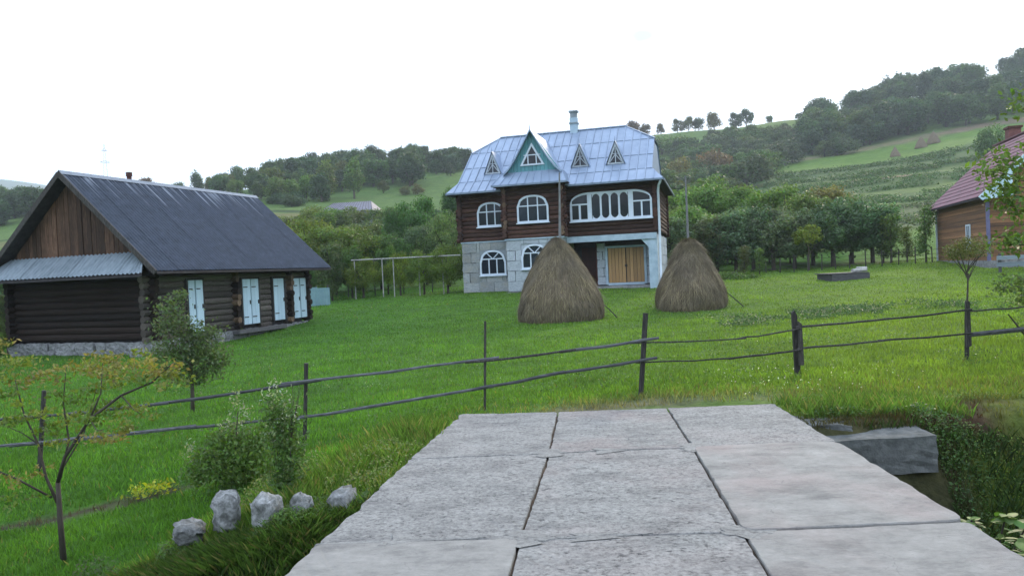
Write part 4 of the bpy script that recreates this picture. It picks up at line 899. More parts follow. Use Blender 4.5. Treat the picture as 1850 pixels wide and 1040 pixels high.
# ------------------------------------------------------------------ pole fence across the meadow edge
fence = empty('pole_fence', (0, 9.2, 0), 0, 'rough two-rail fence of thin grey poles between the bridge and the meadow', 'fence')
def fpole(name, pts, rad, m, n=6):
    rad *= .84
    base = Vector((0, 9.2, 0)); pts = [Vector(p) - base for p in pts]; out = []
    for i in range(len(pts) - 1):
        for t in (0, .33, .66): out.append(pts[i].lerp(pts[i + 1], t) + Vector((0, rnd.gauss(0, .004), rnd.gauss(0, .003))))
    out.append(pts[-1]); rr = [rad * (1 + rnd.uniform(-.12, .12)) for _ in out]; return MB().tube(out, rr, n).build(name, M[m], fence)
posts = [((-5.82, 9.0, -.6), (-5.70, 9.0, .42), .035), ((-2.72, 9.42, -.55), (-2.64, 9.42, .56), .034), ((-.41, 9.25, -.2), (-.35, 9.25, 1.0), .019), ((1.53, 9.25, -.1), (1.64, 9.25, 1.01), .036), ((3.81, 10.05, -.12), (3.79, 10.05, .90), .042), ((6.69, 11.05, -.12), (6.72, 11.05, .86), .036), ((9.9, 11.6, -.1), (9.95, 11.6, .95), .04)]
for a, b, r_ in posts:
    if r_ > .04:
        mb = MB().prism([(a[0] - .035, a[1] - 9.2, a[2]), (a[0] + .035, a[1] - 9.2, a[2]), (b[0] + .03, b[1] - 9.2, b[2] - .06), (b[0] - .005, b[1] - 9.2, b[2]), (b[0] - .035, b[1] - 9.2, b[2] - .03)], (0, .05, 0)); mb.build('post', M['post'], fence)
    else: fpole('post', [a, b], r_, 'post')
MB().prism([(3.80, .78, .17), (3.865, .78, .17), (3.855, .78, .72), (3.81, .78, .76)], (0, .035, 0)).build('post_board', M['post'], fence)
MB().prism([(6.66, 1.78, .18), (6.73, 1.78, .2), (6.72, 1.78, .85), (6.67, 1.78, .86)], (0, .035, 0)).build('post_board', M['post'], fence)
rails = [((-9.0, 8.4, .12), (-5.78, 8.95, .12), .022), ((-9.0, 8.4, -.2), (-5.75, 8.95, -.2), .024), ((-6.15, 8.93, .10), (-4.3, 9.2, .17), .024), ((-4.6, 9.2, .15), (-2.45, 9.38, .345), .027), ((-6.1, 8.93, -.21), (-4.0, 9.25, -.14), .03), ((-4.3, 9.23, -.16), (-2.6, 9.38, -.10), .024),
         ((-2.95, 9.36, .32), (-.2, 9.21, .545), .022), ((-2.78, 9.36, -.12), (-.28, 9.21, .195), .024), ((-.62, 9.2, .50), (.75, 9.18, .605), .018), ((.55, 9.2, .58), (1.78, 9.19, .70), .023), ((-.55, 9.2, .165), (.6, 9.16, .34), .025), ((.4, 9.18, .31), (1.75, 9.2, .455), .024),
         ((1.45, 9.3, .64), (3.0, 9.66, .60), .012), ((2.85, 9.62, .60), (3.83, 9.98, .665), .013), ((1.5, 9.3, .39), (3.0, 9.66, .36), .013), ((2.75, 9.6, .355), (3.83, 9.98, .38), .018), ((3.78, 9.98, .69), (5.3, 10.5, .70), .017), ((5.1, 10.45, .69), (6.75, 10.99, .735), .018), ((3.78, 9.98, .40), (5.3, 10.5, .40), .018), ((5.1, 10.45, .40), (6.75, 10.99, .385), .017),
         ((6.68, 11.0, .71), (8.1, 11.25, .74), .014), ((6.68, 11.0, .36), (9.98, 11.55, .50), .045), ((7.9, 11.2, .74), (10.0, 11.55, .78), .02)]
for a, b, r_ in rails:
    mid = ((a[0] + b[0]) / 2, (a[1] + b[1]) / 2, (a[2] + b[2]) / 2 - .012); fpole('rail', [a, mid, b], r_, 'rail' if r_ > .021 else 'post', 6)

# ------------------------------------------------------------------ stones by the ditch
for (x, y, sx, sy, sz, zt, rz, lab) in ((-2.66, 5.92, .25, .22, .16, -.20, .3, 'flat half-buried pale stone, farthest left of the stones along the ditch'),
        (-2.36, 5.92, .21, .22, .30, .03, .25, 'pale upright stone second from the left along the ditch'),
        (-1.96, 5.72, .185, .22, .34, .04, -.3, 'white lichened upright stone with a pointed top in the middle of the row'),
        (-1.70, 5.74, .17, .2, .32, .02, .4, 'grey upright stone with grass growing up its front beside the ditch'),
        (-1.39, 5.80, .19, .22, .30, .035, -.2, 'pale stone nearest the concrete slabs in the row along the ditch')):
    tag(link('boulder', rough_box(sx * .84, sy, sz * .95, int(-x * 100), .016, 5, M['stone'], .5, True), None, (x, y, zt - sz / 2 - .075), (.1, .05, rz)), lab, 'boulder', 'stones along the ditch')

# ------------------------------------------------------------------ low concrete well cover and wood, right meadow
wx, wy, wz = 16.1, 36.3, gz(16.1, 36.3)
wc = empty('well_cover', (wx, wy, wz), .1, 'low square grey plank-covered well curb lying in the right meadow', 'well cover')
MB().box(-.95, .95, -.7, .7, -.1, .26).build('curb', M['woodpile'], wc)
for i in range(6): piece('plank', wc, -1.05 + rnd.uniform(-.1, .06), .85 + rnd.uniform(-.06, .1), -.72 + i * .24, -.72 + i * .24 + .22, .265, .31, 'plank_grey')
lg = empty('cut_log', (wx + .35, wy - .25, wz + .31), 0, 'short pale split logs lying on top of the well cover', 'logs')
for (a, b, c_) in (((0, 0, .08), (.72, .1, .1), .085), ((.05, .18, .08), (.6, .3, .08), .075), ((.25, .1, .2), (.78, .2, .19), .06)):
    MB().tube([a, b], c_, 7).build('log_piece', M['bark_pale'], lg)

# blue sheet fence behind the barn
sf = empty('sheet_fence', (-11.6, 39.6, gz(-11.2, 39.8)), radians(-4), 'pale blue-grey metal sheet fence showing just past the barn end', 'fence')
for i in range(3):
    n = 12; V = []; F = []
    for z in (-.1, 1.05 - .05 * i):
        for j in range(n + 1): V.append((i * .66 + .66 * j / n, .015 * sin(j * pi / 1.5), z))
    for j in range(n): F.append((j, j + 1, n + 2 + j, n + 1 + j))
    link('sheet', MB().add(V, F).mesh('sheet', M['sheet_blue']), sf)
for i in range(4): MB().box(i * .62 - .02, i * .62 + .03, .03, .08, -.2, 1.1).build('post', M['plank_grey'], sf)

# vine trellis of pipes left of the house
tr = empty('vine_trellis', (-9.0, 42.2, .3), 0, 'pipe trellis frame for vines between the left bushes and the log house', 'trellis')
B = Vector((-9.0, 42.2, .3))
for (u, d) in ((641, 42.2), (691, 42.0), (711, 41.6), (757, 41.2), (800, 40.8)):
    x = (u - 925) / FPX * d + .05; z0 = gz(x, d); MB().tube([(x - B.x, d - B.y, z0 - .1 - B.z), (x - B.x, d - B.y, 2.62 - B.z)], .032, 6).build('post', M['bark_pale'], tr)
for (u, d) in ((628, 44.5), (676, 44.3), (728, 44), (780, 43.6)):
    x = (u - 925) / FPX * d + .05; z0 = gz(x, d); MB().tube([(x - B.x, d - B.y, z0 - .1 - B.z), (x - B.x, d - B.y, 2.6 - B.z)], .032, 6).build('post', M['plank_grey'], tr)
MB().tube([(0, 0, 2.33), (6.3, -2.0, 2.30)], .035, 6).build('rail', M['bark_pale'], tr); MB().tube([(-.3, 2.3, 2.30), (6.2, .9, 2.28)], .03, 6).build('rail', M['plank_grey'], tr)
for t in (0, .2, .4, .6, .8, 1): MB().tube([(6.3 * t, -2.0 * t, 2.35), (6.5 * t - .3, 2.3 - 1.4 * t, 2.33)], .02, 5).build('crossbar', M['plank_grey'], tr)

# ------------------------------------------------------------------ foliage generators
def leaves(P_, N_, size, r, tintbase, tvar=.35, asp=.55, tri=False):
    k = len(P_); N_ = N_ / (np.linalg.norm(N_, axis=1, keepdims=True) + 1e-9)
    t = np.cross(N_, r.normal(size=(k, 3))); t /= (np.linalg.norm(t, axis=1, keepdims=True) + 1e-9); b = np.cross(N_, t)
    s = size * r.uniform(.6, 1.35, (k, 1))
    V = np.stack([P_ - t * s, P_ + b * s * asp + N_ * s * .12, P_ + t * s, P_ - b * s * asp + N_ * s * .12], 1).reshape(-1, 3)
    F = np.arange(4 * k).reshape(-1, 4); c = np.array(tintbase)[None] * r.uniform(1 - tvar, 1 + tvar, (k, 1)); c = c * (1 + r.normal(0, .08, (k, 3)))
    return V, F, np.clip(c, 0, 3)
def crown_mesh(seed, lobes, n, size, hollow=.55, zmin=None, up=.02):
    """leaf cards of one leaf-clump each, through the volume of many lobes; tint varies by lobe"""
    r = np.random.default_rng(seed); w = np.array([l[3] * l[4] * l[5] for l in lobes]) ** .67; w /= w.sum(); Vs, Fs, Cs, b = [], [], [], 0
    for l, f in zip(lobes, w):
        k = int(n * f) + 4; d = r.normal(size=(k, 3)); d /= np.linalg.norm(d, axis=1, keepdims=True)
        rad = hollow + (1.08 - hollow) * r.random((k, 1)) ** .7; q = d * rad * (1 + .22 * np.sin(d[:, :1] * 5 + seed) * np.cos(d[:, 1:2] * 6 + l[0] * 9))
        P_ = np.array(l[:3]) + q * np.array(l[3:6]); N_ = d + r.normal(0, .55, (k, 3)) + np.array([0, 0, up])
        if zmin is not None: ok = P_[:, 2] > zmin; P_, N_ = P_[ok], N_[ok]
        V, F, C = leaves(P_, N_, size, r, np.array([1, 1, 1]) * r.uniform(.78, 1.22))
        Vs.append(V); Fs.append(F + b); Cs.append(C); b += len(V)
    return npmesh('crown', np.vstack(Vs), np.vstack(Fs), M['leaf'], tint=np.vstack(Cs))
def lobes_round(seed, rx, rz, cz, k=16, sub=.42):
    r = random.Random(seed); out = [(0, 0, cz, rx * .66, rx * .66, rz * .66)]
    for i in range(k):
        a = r.uniform(0, 2 * pi); el = r.uniform(-.75, 1.25); q = r.uniform(.55, .85); s = r.uniform(.65, 1.25) * sub
        out.append((cos(a) * cos(el) * rx * q, sin(a) * cos(el) * rx * q, cz + sin(el) * rz * q, rx * s, rx * s, rz * s * .85))
    return out
def trunk_mesh(seed, h, r0, limbs, m='bark', spread=.4, lean=0):
    r = random.Random(seed); mb = MB(); top = (lean, r.uniform(-.02, .02), h); mb.tube([(0, 0, -.06), (lean * .3 + r.uniform(-.01, .01), 0, h * .45), top], [r0 * 1.25, r0, r0 * .5], 6)
    for i in range(limbs):
        a = 2 * pi * i / limbs + r.uniform(-.5, .5); z0 = h * r.uniform(.4, .9); ln = spread * r.uniform(.6, 1.1)
        mb.tube([(lean * z0 / h, 0, z0), (lean * z0 / h + cos(a) * ln * .5, sin(a) * ln * .5, z0 + ln * .45), (cos(a) * ln, sin(a) * ln, z0 + ln * r.uniform(.6, 1.1))], [r0 * .5, r0 * .32, r0 * .12], 5)
    return mb.mesh('trunk', M[m])
VAR = {}
for i in range(4): VAR['round%d' % i] = (crown_mesh(20 + i, lobes_round(i, .40, .46, .50, 22, .36), 2600, .034, zmin=.03), trunk_mesh(i, .55, .028, 4, spread=.3))
for i in range(3): VAR['tall%d' % i] = (crown_mesh(30 + i, [(rnd.uniform(-.06, .06), rnd.uniform(-.06, .06), .28 + .09 * j, .24 * (1 - abs(j - 2.2) / 8), .24 * (1 - abs(j - 2.2) / 8), .12) for j in range(8)] + lobes_round(40 + i, .24, .44, .52, 14, .4), 2200, .030), trunk_mesh(10 + i, .7, .022, 4, spread=.2))
for i in range(3): VAR['bush%d' % i] = (crown_mesh(50 + i, lobes_round(60 + i, .62, .46, .48, 20, .38), 2000, .040, zmin=0.0), trunk_mesh(20 + i, .4, .03, 5, spread=.4))
for i in range(4): VAR['orch%d' % i] = (crown_mesh(70 + i, lobes_round(80 + i, .38, .48, .50, 34, .28), 9500, .018, .35, zmin=.05), trunk_mesh(30 + i, .6, .022, 6, spread=.36, lean=rnd.uniform(-.03, .03)))
for i in range(3): VAR['dense%d' % i] = (crown_mesh(90 + i, lobes_round(95 + i, .60, .47, .48, 34, .26), 11000, .017, .4, zmin=0.0), trunk_mesh(40 + i, .5, .03, 6, spread=.4))
for i in range(2): VAR['thin%d' % i] = (crown_mesh(110 + i, [(rnd.uniform(-.07, .07), rnd.uniform(-.07, .07), .2 + .085 * j, .13, .13, .09) for j in range(10)], 2200, .017, .1), trunk_mesh(50 + i, .95, .012, 6, spread=.14))
for i in range(2): VAR['sparse%d' % i] = (crown_mesh(120 + i, lobes_round(130 + i, .42, .28, .68, 18, .2), 2600, .022, .1), trunk_mesh(60 + i, .62, .018, 9, spread=.4))
def tree(name, var, u, d, h, label, cat, group=None, color=(.06, .11, .03), wx_=1.0, off=0.0, x=None):
    cm_, tm = VAR[var]
    if x is None: x, yy, z = at_u(u, d)
    else: yy = d; z = gz(x, d)
    root = empty(name, (x, yy, z + off), rnd.uniform(0, 6.28), label, cat, group); root.scale = (h * wx_, h * wx_, h)
    link('trunk', tm, root); link('crown', cm_, root, color=tuple(c * rnd.uniform(.88, 1.12) for c in color)); return root
DK = (.042, .080, .040); MD = (.065, .115, .042); LT = (.10, .16, .04); YL = (.14, .17, .035); BR = (.12, .085, .045); OL = (.085, .10, .035); BG = (.06, .09, .05)
pick = lambda p, n: p + str(rnd.randrange(n))
# wood on the right hillside
for i in range(135):
    u = rnd.uniform(1470, 2010); d = rnd.uniform(236, 345); 
    if u < 1560 and d > 300: continue
    tree('hillside_tree', pick('round', 4) if rnd.random() < .8 else pick('tall', 3), u, d, rnd.uniform(9, 14), 'dark leafy tree in the dense wood on the upper right hillside', 'tree', 'trees of the right hillside wood', DK if rnd.random() < .7 else MD, rnd.uniform(.95, 1.3), -.8)
for i in range(170):
    u = rnd.uniform(1165, 1540); d = rnd.uniform(165, 292)
    if u > 1400 and d < 222: continue
    tree('hillside_tree', pick('round', 4) if rnd.random() < .7 else pick('bush', 3), u, d, rnd.uniform(5.5, 9), 'mid-green tree in the hillside wood between the log house and the upper meadow', 'tree', 'trees of the wood behind the log house', MD if rnd.random() < .5 else BG, rnd.uniform(.95, 1.3), -.8)
for i in range(44):
    u = rnd.uniform(1165, 1345); d = rnd.uniform(88, 158)
    tree('slope_bush', pick('bush', 3) if rnd.random() < .6 else pick('round', 4), u, d, rnd.uniform(3, 5.5), 'green bush on the slope just right of the log house roof', 'bush', 'bushes on the slope behind the orchard', rnd.choice((MD, LT, BG, OL)), rnd.uniform(1, 1.3), -.4)
tree('rusty_tree', 'bush0', 1312, 196, 10.5, 'broad rusty brown tree on the slope right of the log house roof', 'tree', None, (.15, .105, .06), .8, -.5)
tree('olive_tree', 'bush1', 1245, 196, 10.0, 'broad olive tree immediately left of the rusty brown tree', 'tree', None, (.11, .13, .05), .65, -.5)
tree('round_bush', 'bush2', 1300, 104, 5.4, 'pale green round bush below the rusty brown tree', 'bush', None, LT, .9, -.3)
tree('round_bush', 'round1', 1505 + 55, 236, 8.5, 'left one of two dark rounded trees at the left end of the upper wood', 'tree', None, DK, 1.1, -.5); tree('round_bush', 'round2', 1548 - 24, 234, 7.5, 'right one of two dark rounded trees where the upper wood meets the stubble strip', 'tree', None, DK, 1.1, -.5)
for k, (u, h, c, lab) in enumerate(((1166, 6.5, BR, 'leftmost brownish backlit tree on the bare ridge beside the blue roof'), (1187, 5.2, BR, 'second brownish backlit tree on the ridge right of the blue roof'), (1216, 4.4, BR, 'small lone brownish backlit tree on the ridge left of a trio'), (1246, 5.2, OL, 'left tree of the trio on the ridge line'), (1266, 5.6, OL, 'middle tree of the trio on the ridge line'), (1284, 5.4, DK, 'right darker tree of the trio on the ridge line'), (1312, 7.0, OL, 'tall round lone tree on the middle of the ridge'), (1350, 6.0, DK, 'left tree of the dark pair on the ridge'), (1370, 6.6, DK, 'right and larger tree of the dark pair on the ridge'), (1412, 3.2, MD, 'tiny shrub-like tree on the ridge right of the dark pair'), (1465, 2.8, MD, 'tiny lone tree on the bare right part of the ridge'))):
    tree('ridge_tree', 'round%d' % (k % 4), u, 336, h * 1.3, lab, 'tree', 'trees along the ridge', c, 1.0, -.3)  # brown tint on the left ridge trees stands in for their backlit glow
# the wood on the left hill
for i in range(120):
    u = rnd.uniform(505, 860); d = rnd.uniform(203 if rnd.random() < .5 else 225, 256)
    if u > 770 and d < 232: continue
    tree('hilltop_tree', pick('round', 4), u, d, rnd.uniform(6.5, 10) * (1 if u < 800 else .8), 'dark leafy tree of the wood along the left hilltop', 'tree', 'trees of the left hilltop wood', DK if rnd.random() < .7 else MD, rnd.uniform(.95, 1.25), -.6)
for (u, d, h, c, lab, v) in ((283, 232, 5.2, BR, 'brownish lone tree behind the barn stovepipe', 'round1'), (340, 232, 3.6, MD, 'small rounded tree first right of the brownish lone tree', 'round0'), (374, 232, 5.6, MD, 'pointed tree rising above the middle of the barn ridge', 'tall1'), (398, 230, 4.0, MD, 'small tree just right of the pointed tree behind the barn ridge', 'round3'), (428, 225, 4.4, LT, 'pale rounded bushy tree behind the right half of the barn ridge', 'bush0'), (452, 222, 6.0, MD, 'medium tree above the right end of the barn ridge', 'round2'),
        (478, 196, 7.6, MD, 'left of two big trees just right of the barn ridge end', 'round0'), (508, 192, 8.2, OL, 'right and larger of two big trees just right of the barn ridge end', 'round1'), (540, 212, 8.8, DK, 'tall dark tree at the left end of the hilltop wood', 'round2'), (608, 178, 9.8, LT, 'pale birch with a white trunk below the hilltop wood', 'tall0'), (655, 176, 10.2, LT, 'taller pale poplar-like tree right of the birch', 'tall2'), (580, 176, 6.2, LT, 'low pale tree left of the birch', 'round3'), (708, 190, 3.6, OL, 'small round tree standing alone in the far left meadow', 'round0'), (697, 235, 5.5, LT, 'light green tree at the lower edge of the hilltop wood', 'round2'),
        (748, 186, 2.8, OL, 'low hedge-like bush in the far meadow above the big round bush', 'bush1'), (770, 188, 3.0, OL, 'low hedge-like bush just left of the blue roof in the far meadow', 'bush2'), (806, 225, 5.0, DK, 'dark tree in the far field left of the roof edge', 'round1'), (832, 222, 4.4, DK, 'small dark tree nearest the left roof edge in the far field', 'round2')):
    tree('meadow_tree', v, u, d, h * (1.45 if u < 460 else 1), lab, 'tree', None, c, 1.0, -.3)
for i in range(30):
    u = rnd.uniform(-60, 100); d = rnd.uniform(160, 215)
    tree('valley_tree', pick('round', 4), u, d, rnd.uniform(5.5, 8), 'dark green tree in the cluster beyond the left slope of the barn roof', 'tree', 'trees beyond the barn at the left edge', DK if rnd.random() < .6 else MD, 1.2, -.5)
for i in range(16):
    u = rnd.uniform(440, 560); d = rnd.uniform(150, 172)
    tree('field_hedge_bush', pick('bush', 3), u, d, rnd.uniform(1.8, 2.8), 'dark low bush in the hedge line crossing the far left field', 'bush', 'bushes of the far left hedge line', DK, 1.2, -.3)
for i in range(34):
    u = rnd.uniform(400, 640); d = rnd.uniform(162, 222) if u > 480 else rnd.uniform(200, 236)
    tree('meadow_tree', pick('round', 4) if rnd.random() < .7 else pick('tall', 3), u, d, rnd.uniform(4.5, 7), 'mid-green tree scattered on the slope between the barn ridge and the hilltop wood', 'tree', 'trees scattered below the left hilltop wood', rnd.choice((MD, LT, DK, OL)), 1.1, -.4)
for i in range(22):
    u = rnd.uniform(500, 850); d = rnd.uniform(74, 100)
    if 572 < u < 700 and d > 92: d -= 14
    tree('garden_tree', pick('round', 4) if rnd.random() < .5 else pick('bush', 3), u, d, rnd.uniform(2.8, 3.9), 'leafy garden tree in the belt before the far grey roof', 'tree', 'garden trees before the far grey roof', rnd.choice((MD, LT, OL, BG)), 1.15, -.4)
for u, d in ((588, 99), (612, 98), (640, 99), (668, 98), (690, 97), (575, 96)):
    tree('garden_tree', pick('bush', 3), u, d, 2.9, 'leafy garden tree in the belt before the far grey roof', 'tree', 'garden trees before the far grey roof', rnd.choice((MD, LT, OL)), 1.2, -.1)
# garden bushes between barn and house
GB = 1.22
for (u, d, h, wv_, c, lab, v) in ((525, 50, 4.6, .9, (.10, .125, .03), 'broad yellow-green bush rising just behind the far end of the barn', 'dense0'), (560, 48, 4.5, .85, (.11, .135, .03), 'tall yellow-green bush second from the barn end', 'dense1'), (605, 47, 4.3, .9, (.09, .125, .03), 'bright bushy tree in the middle of the left garden', 'dense2'), (648, 50, 4.2, .8, (.085, .12, .028), 'yellow-green bush below the far grey roof', 'dense0'), (540, 43, 2.9, .7, (.06, .10, .032), 'low dark green shrub beside the blue sheet fence', 'dense1'),
        (598, 42.5, 2.9, .75, (.07, .10, .042), 'greyish green shrub with thin stems in front of the garden bushes', 'orch0'), (635, 43.5, 2.7, .75, (.065, .10, .038), 'greyish green shrub behind the left end of the trellis', 'orch2'), (690, 50, 3.7, .8, (.06, .095, .028), 'dark shrub below the white shed gable', 'dense2'), (730, 58, 5.4, .6, (.045, .08, .028), 'dark part-hidden bush left under the great round bush', 'dense1'), (757, 60, 6.6, .68, (.055, .10, .026), 'great round dense green bush left of the log house', 'dense0'),
        (772, 52, 4.2, .7, (.06, .085, .055), 'silvery grey-green willow-like bush below the great round bush', 'dense2'), (812, 50, 4.4, .6, (.085, .12, .05), 'pale bush touching the left corner of the log house', 'dense1'), (822, 62, 6.6, .5, (.07, .11, .045), 'tall pale green bush behind the left roof corner', 'orch1'), (478, 60, 5.0, .8, (.10, .13, .04), 'yellowish bush rising above the barn roof slope', 'dense2'), (700, 44.5, 2.7, .6, (.06, .10, .025), 'leafy shrub filling the middle of the vine trellis', 'orch3')):
    tree('garden_bush', v, u, d, h * (GB if d < 56 else 1.05), lab, 'bush', 'bushes between the barn and the log house', (c[0] * 1.1, c[1] * 1.35, c[2] * 1.3), wv_, -.1)
for (u, d, h, w_, lab) in ((655, 42.7, 2.6, .8, 'grapevine climbing the left end of the pipe trellis'), (722, 42.4, 2.6, .65, 'grapevine hanging on the middle of the pipe trellis'), (765, 41.7, 2.8, .7, 'thick grapevine beside the fourth trellis post'), (808, 41.2, 2.9, .75, 'dense grapevine nearest the house on the trellis')):
    tree('grapevine', pick('dense', 3), u, d, h, lab, 'vine', 'grapevines on the trellis', (.11, .17, .03), w_, 0)
# orchard row right of the house
for (u, d, h, c, lab, v) in ((1213, 50, 4.1, BG, 'grey-green orchard tree nearest the right wall of the log house', 0), (1236, 56, 4.6, LT, 'light green orchard tree behind the pole of the smaller haystack', 1), (1262, 52, 4.8, LT, 'light green orchard tree just right of the smaller haystack pole', 2), (1296, 50, 4.2, BG, 'blue-green orchard tree third right of the smaller haystack', 3), (1330, 49, 4.3, BG, 'dark blue-green orchard tree with a yellow seedling before it', 0), (1362, 50, 4.6, DK, 'dense dark orchard tree behind the small grassy mound', 1), (1398, 49, 4.4, BG, 'dense blue-green orchard tree in the middle of the row', 2),
        (1436, 50, 4.4, BG, 'blue-green orchard tree behind the bright maple sapling', 3), (1470, 52, 5.2, LT, 'tall pale orchard tree in the middle right of the row', 0), (1505, 50, 4.6, DK, 'very dark orchard tree left of the well cover', 1), (1540, 51, 4.9, DK, 'dark orchard tree directly behind the well cover', 2), (1578, 50, 4.6, DK, 'last dark orchard tree at the right end of the dense row', 3), (1420, 60, 5.5, LT, 'pale orchard tree of the back row, centre left', 0), (1345, 62, 5.6, LT, 'pale orchard tree of the back row behind the blue-green ones', 2), (1500, 62, 5.4, OL, 'olive orchard tree of the back row, right', 1), (1280, 64, 5.8, LT, 'pale orchard tree of the back row nearest the house', 3)):
    tree('orchard_tree', 'orch%d' % v, u, d, h, lab, 'tree', 'orchard trees right of the log house', tuple(q_ * (1.15 if c[0] > .09 else 1.85) for q_ in c), 1.2, -.08)
for i in range(13):
    tree('orchard_bush', pick('dense', 3), 1195 + i * 19 + rnd.uniform(-8, 8), rnd.uniform(53, 57), rnd.uniform(1.7, 2.6), 'low leafy bush growing under the left orchard trees', 'bush', 'low bushes under the orchard trees', rnd.choice((BG, MD, DK)), .9, -.1)
for (u, d, h, c, lab, v, w_) in ((1611, 48, 3.0, LT, 'narrow light green tree right of the dark orchard row', 'thin0', 1.7), (1640, 47, 2.2, LT, 'low light green sapling between two narrow trees', 'thin1', 1.6), (1674, 45, 3.3, LT, 'columnar light green tree just left of the red-roofed house', 'thin1', 1.2), (1597, 49, 2.6, MD, 'short green sapling at the foot of the last dark orchard tree', 'thin0', 1.6), (1462, 47, 3.2, (.16, .21, .035), 'bright yellow-green maple sapling in front of the dark orchard trees', 'sparse0', .8), (1345, 44, 1.7, OL, 'thin yellowish sapling in front of the orchard, right of the mound', 'thin1', 1.6), (1372, 44, 1.5, LT, 'thin young tree in front of the middle orchard trees', 'thin0', 1.5)):
    tree('young_tree', v, u, d, h, lab, 'tree', 'young trees at the orchard edge', c, w_, 0)
tree('tall_bush', 'bush1', 1808, 150, 8.5, 'light green bushy tree on the hill just left of the brick chimney', 'tree', None, MD, .6, -.3)
# around the barn
for (x, d, h, c, lab) in ((-17.35, 25.6, 2.4, MD, 'dark shrub crowding the left corner of the barn'), (-16.5, 23.6, 1.2, LT, 'low light green shrub in front of the barn left corner'), (-21.5, 31, 4.0, DK, 'tall dark bush behind the left side of the barn')):
    tree('barn_bush', pick('dense', 3), 0, d, h, lab, 'bush', 'bushes around the barn', c, .7, -.1, x=x)
x, yy, z = at_u(1320, 41); mo = link('grassy_mound', crown_mesh(201, [(0, 0, .05, 1.5, 1.0, .42), (-.8, 0, 0, .8, .7, .3), (.9, 0, 0, .9, .7, .28)], 3500, .06, .6, 0), None, (x, yy, z - .05), color=(.07, .13, .03)); tag(mo, 'low mound overgrown with green weeds between the smaller haystack and the orchard', 'mound')
# scrub strips on the terraces: real low growth, uncountable
def scrub(name, u0, u1, d0, d1, n, h, col_, seed):
    r = np.random.default_rng(seed); u = r.uniform(u0, u1, n); d = r.uniform(d0, d1, n); x = (u - 925) / FPX * d; wob = (fbm(x * .03, d * .03, 4) - .5) * 24; d2 = d - wob; z = ground(x, d2)
    keep = fbm(x * .14, d2 * .3, seed, 4) > .47; x, d2, z = x[keep], d2[keep], z[keep]; k = len(x)
    lump = .35 + 1.2 * vnoise(x * .35, d2 * .35, seed)
    P_ = np.stack([x, d2, z + r.random(k) * h * .6 * lump], 1); N_ = r.normal(0, .6, (k, 3)) + np.array([0, -.35, .7])
    V, F, C = leaves(P_, N_, .15 * max(1, d0 / 130), r, (1, 1, 1), .4)
    tag(link(name, npmesh(name, V, F, M['leaf'], tint=C), color=col_), kind='stuff')
scrub('scrub', 1340, 1830, 124, 148, 26000, 1.4, (.045, .10, .03), 1); scrub('scrub', 1380, 1830, 158, 168, 12000, 1.3, (.05, .10, .032), 2)
scrub('scrub', 1400, 1850, 174, 188, 16000, 1.3, (.05, .10, .032), 3); scrub('scrub', 1345, 1720, 100, 116, 14000, 1.0, (.06, .115, .04), 4); scrub('scrub', 1345, 1720, 68, 94, 12000, .6, (.075, .11, .05), 5)
scrub('scrub', 430, 830, 96, 116, 9000, .9, (.10, .12, .04), 6); scrub('scrub', 430, 860, 66, 92, 16000, 1.6, (.07, .105, .035), 7); scrub('scrub', 1180, 1345, 60, 88, 15000, 1.8, (.06, .10, .04), 8)
# far wattle fence behind the right meadow
wfz = empty('garden_fence', (15, 45.5, gz(15, 45.5)), 0, 'thin dark wire and stake fence along the back of the right meadow', 'fence')
zb0 = gz(15, 45.5); pts = []
for i in range(18):
    x = 15.5 + i * .85; y = 45.5 - .33 * max(0, i - 6) * .85; z0 = gz(x, y); hh = rnd.uniform(.75, 1.05); pts.append((x - 15, y - 45.5, z0 - zb0))
    MB().tube([(x - 15, y - 45.5, z0 - zb0 - .1), (x - 15 + rnd.uniform(-.04, .04), y - 45.5, z0 - zb0 + hh)], .035, 5).build('stake', M['post'], wfz)
for h_ in (.25, .5, .75): MB().tube([(p[0], p[1], p[2] + h_) for p in pts], .014, 4).build('wire', M['iron'], wfz)
bf = empty('board_fence', (21.9, 33.2, gz(21.9, 33.2)), radians(-8), 'low grey-blue board fence in front of the red-roofed house', 'fence')
for k_ in range(2): piece('board', bf, -.3, 5, -.02, .02, .28 + .3 * k_, .46 + .3 * k_, 'sheet_pale')
for k_ in range(4): piece('post', bf, -.2 + 1.4 * k_, -.1 + 1.4 * k_, .02, .1, -.1, .85, 'plank_grey')
# faint lattice pylon on the horizon
py = empty('pylon', (-481, 900, 118), .5, 'faint lattice power pylon on the horizon above the barn roof', 'pylon'); mb = MB(); hh = 58
for sx_ in (-1, 1):
    for sy_ in (-1, 1): mb.bar((sx_ * 3, sy_ * 3, 0), (sx_ * .5, sy_ * .5, hh), .16, .16)
for i in range(9):
    z0, z1 = hh * i / 9, hh * (i + 1) / 9; a, b = 3 - 2.5 * i / 9, 3 - 2.5 * (i + 1) / 9; mb.bar((-a, -a, z0), (b, -b, z1), .12, .12); mb.bar((a, -a, z0), (-b, -b, z1), .12, .12)
mb.build('mast', M['plank_grey'], py)
for z0, w_ in ((hh * .62, 5.5), (hh * .86, 3.2)): MB().bar((-w_, 0, z0), (w_, 0, z0), .5, .5).bar((-w_, 0, z0), (0, 0, z0 + 2.4), .3, .3).bar((w_, 0, z0), (0, 0, z0 + 2.4), .3, .3).build('cross_arm', M['plank_grey'], py)

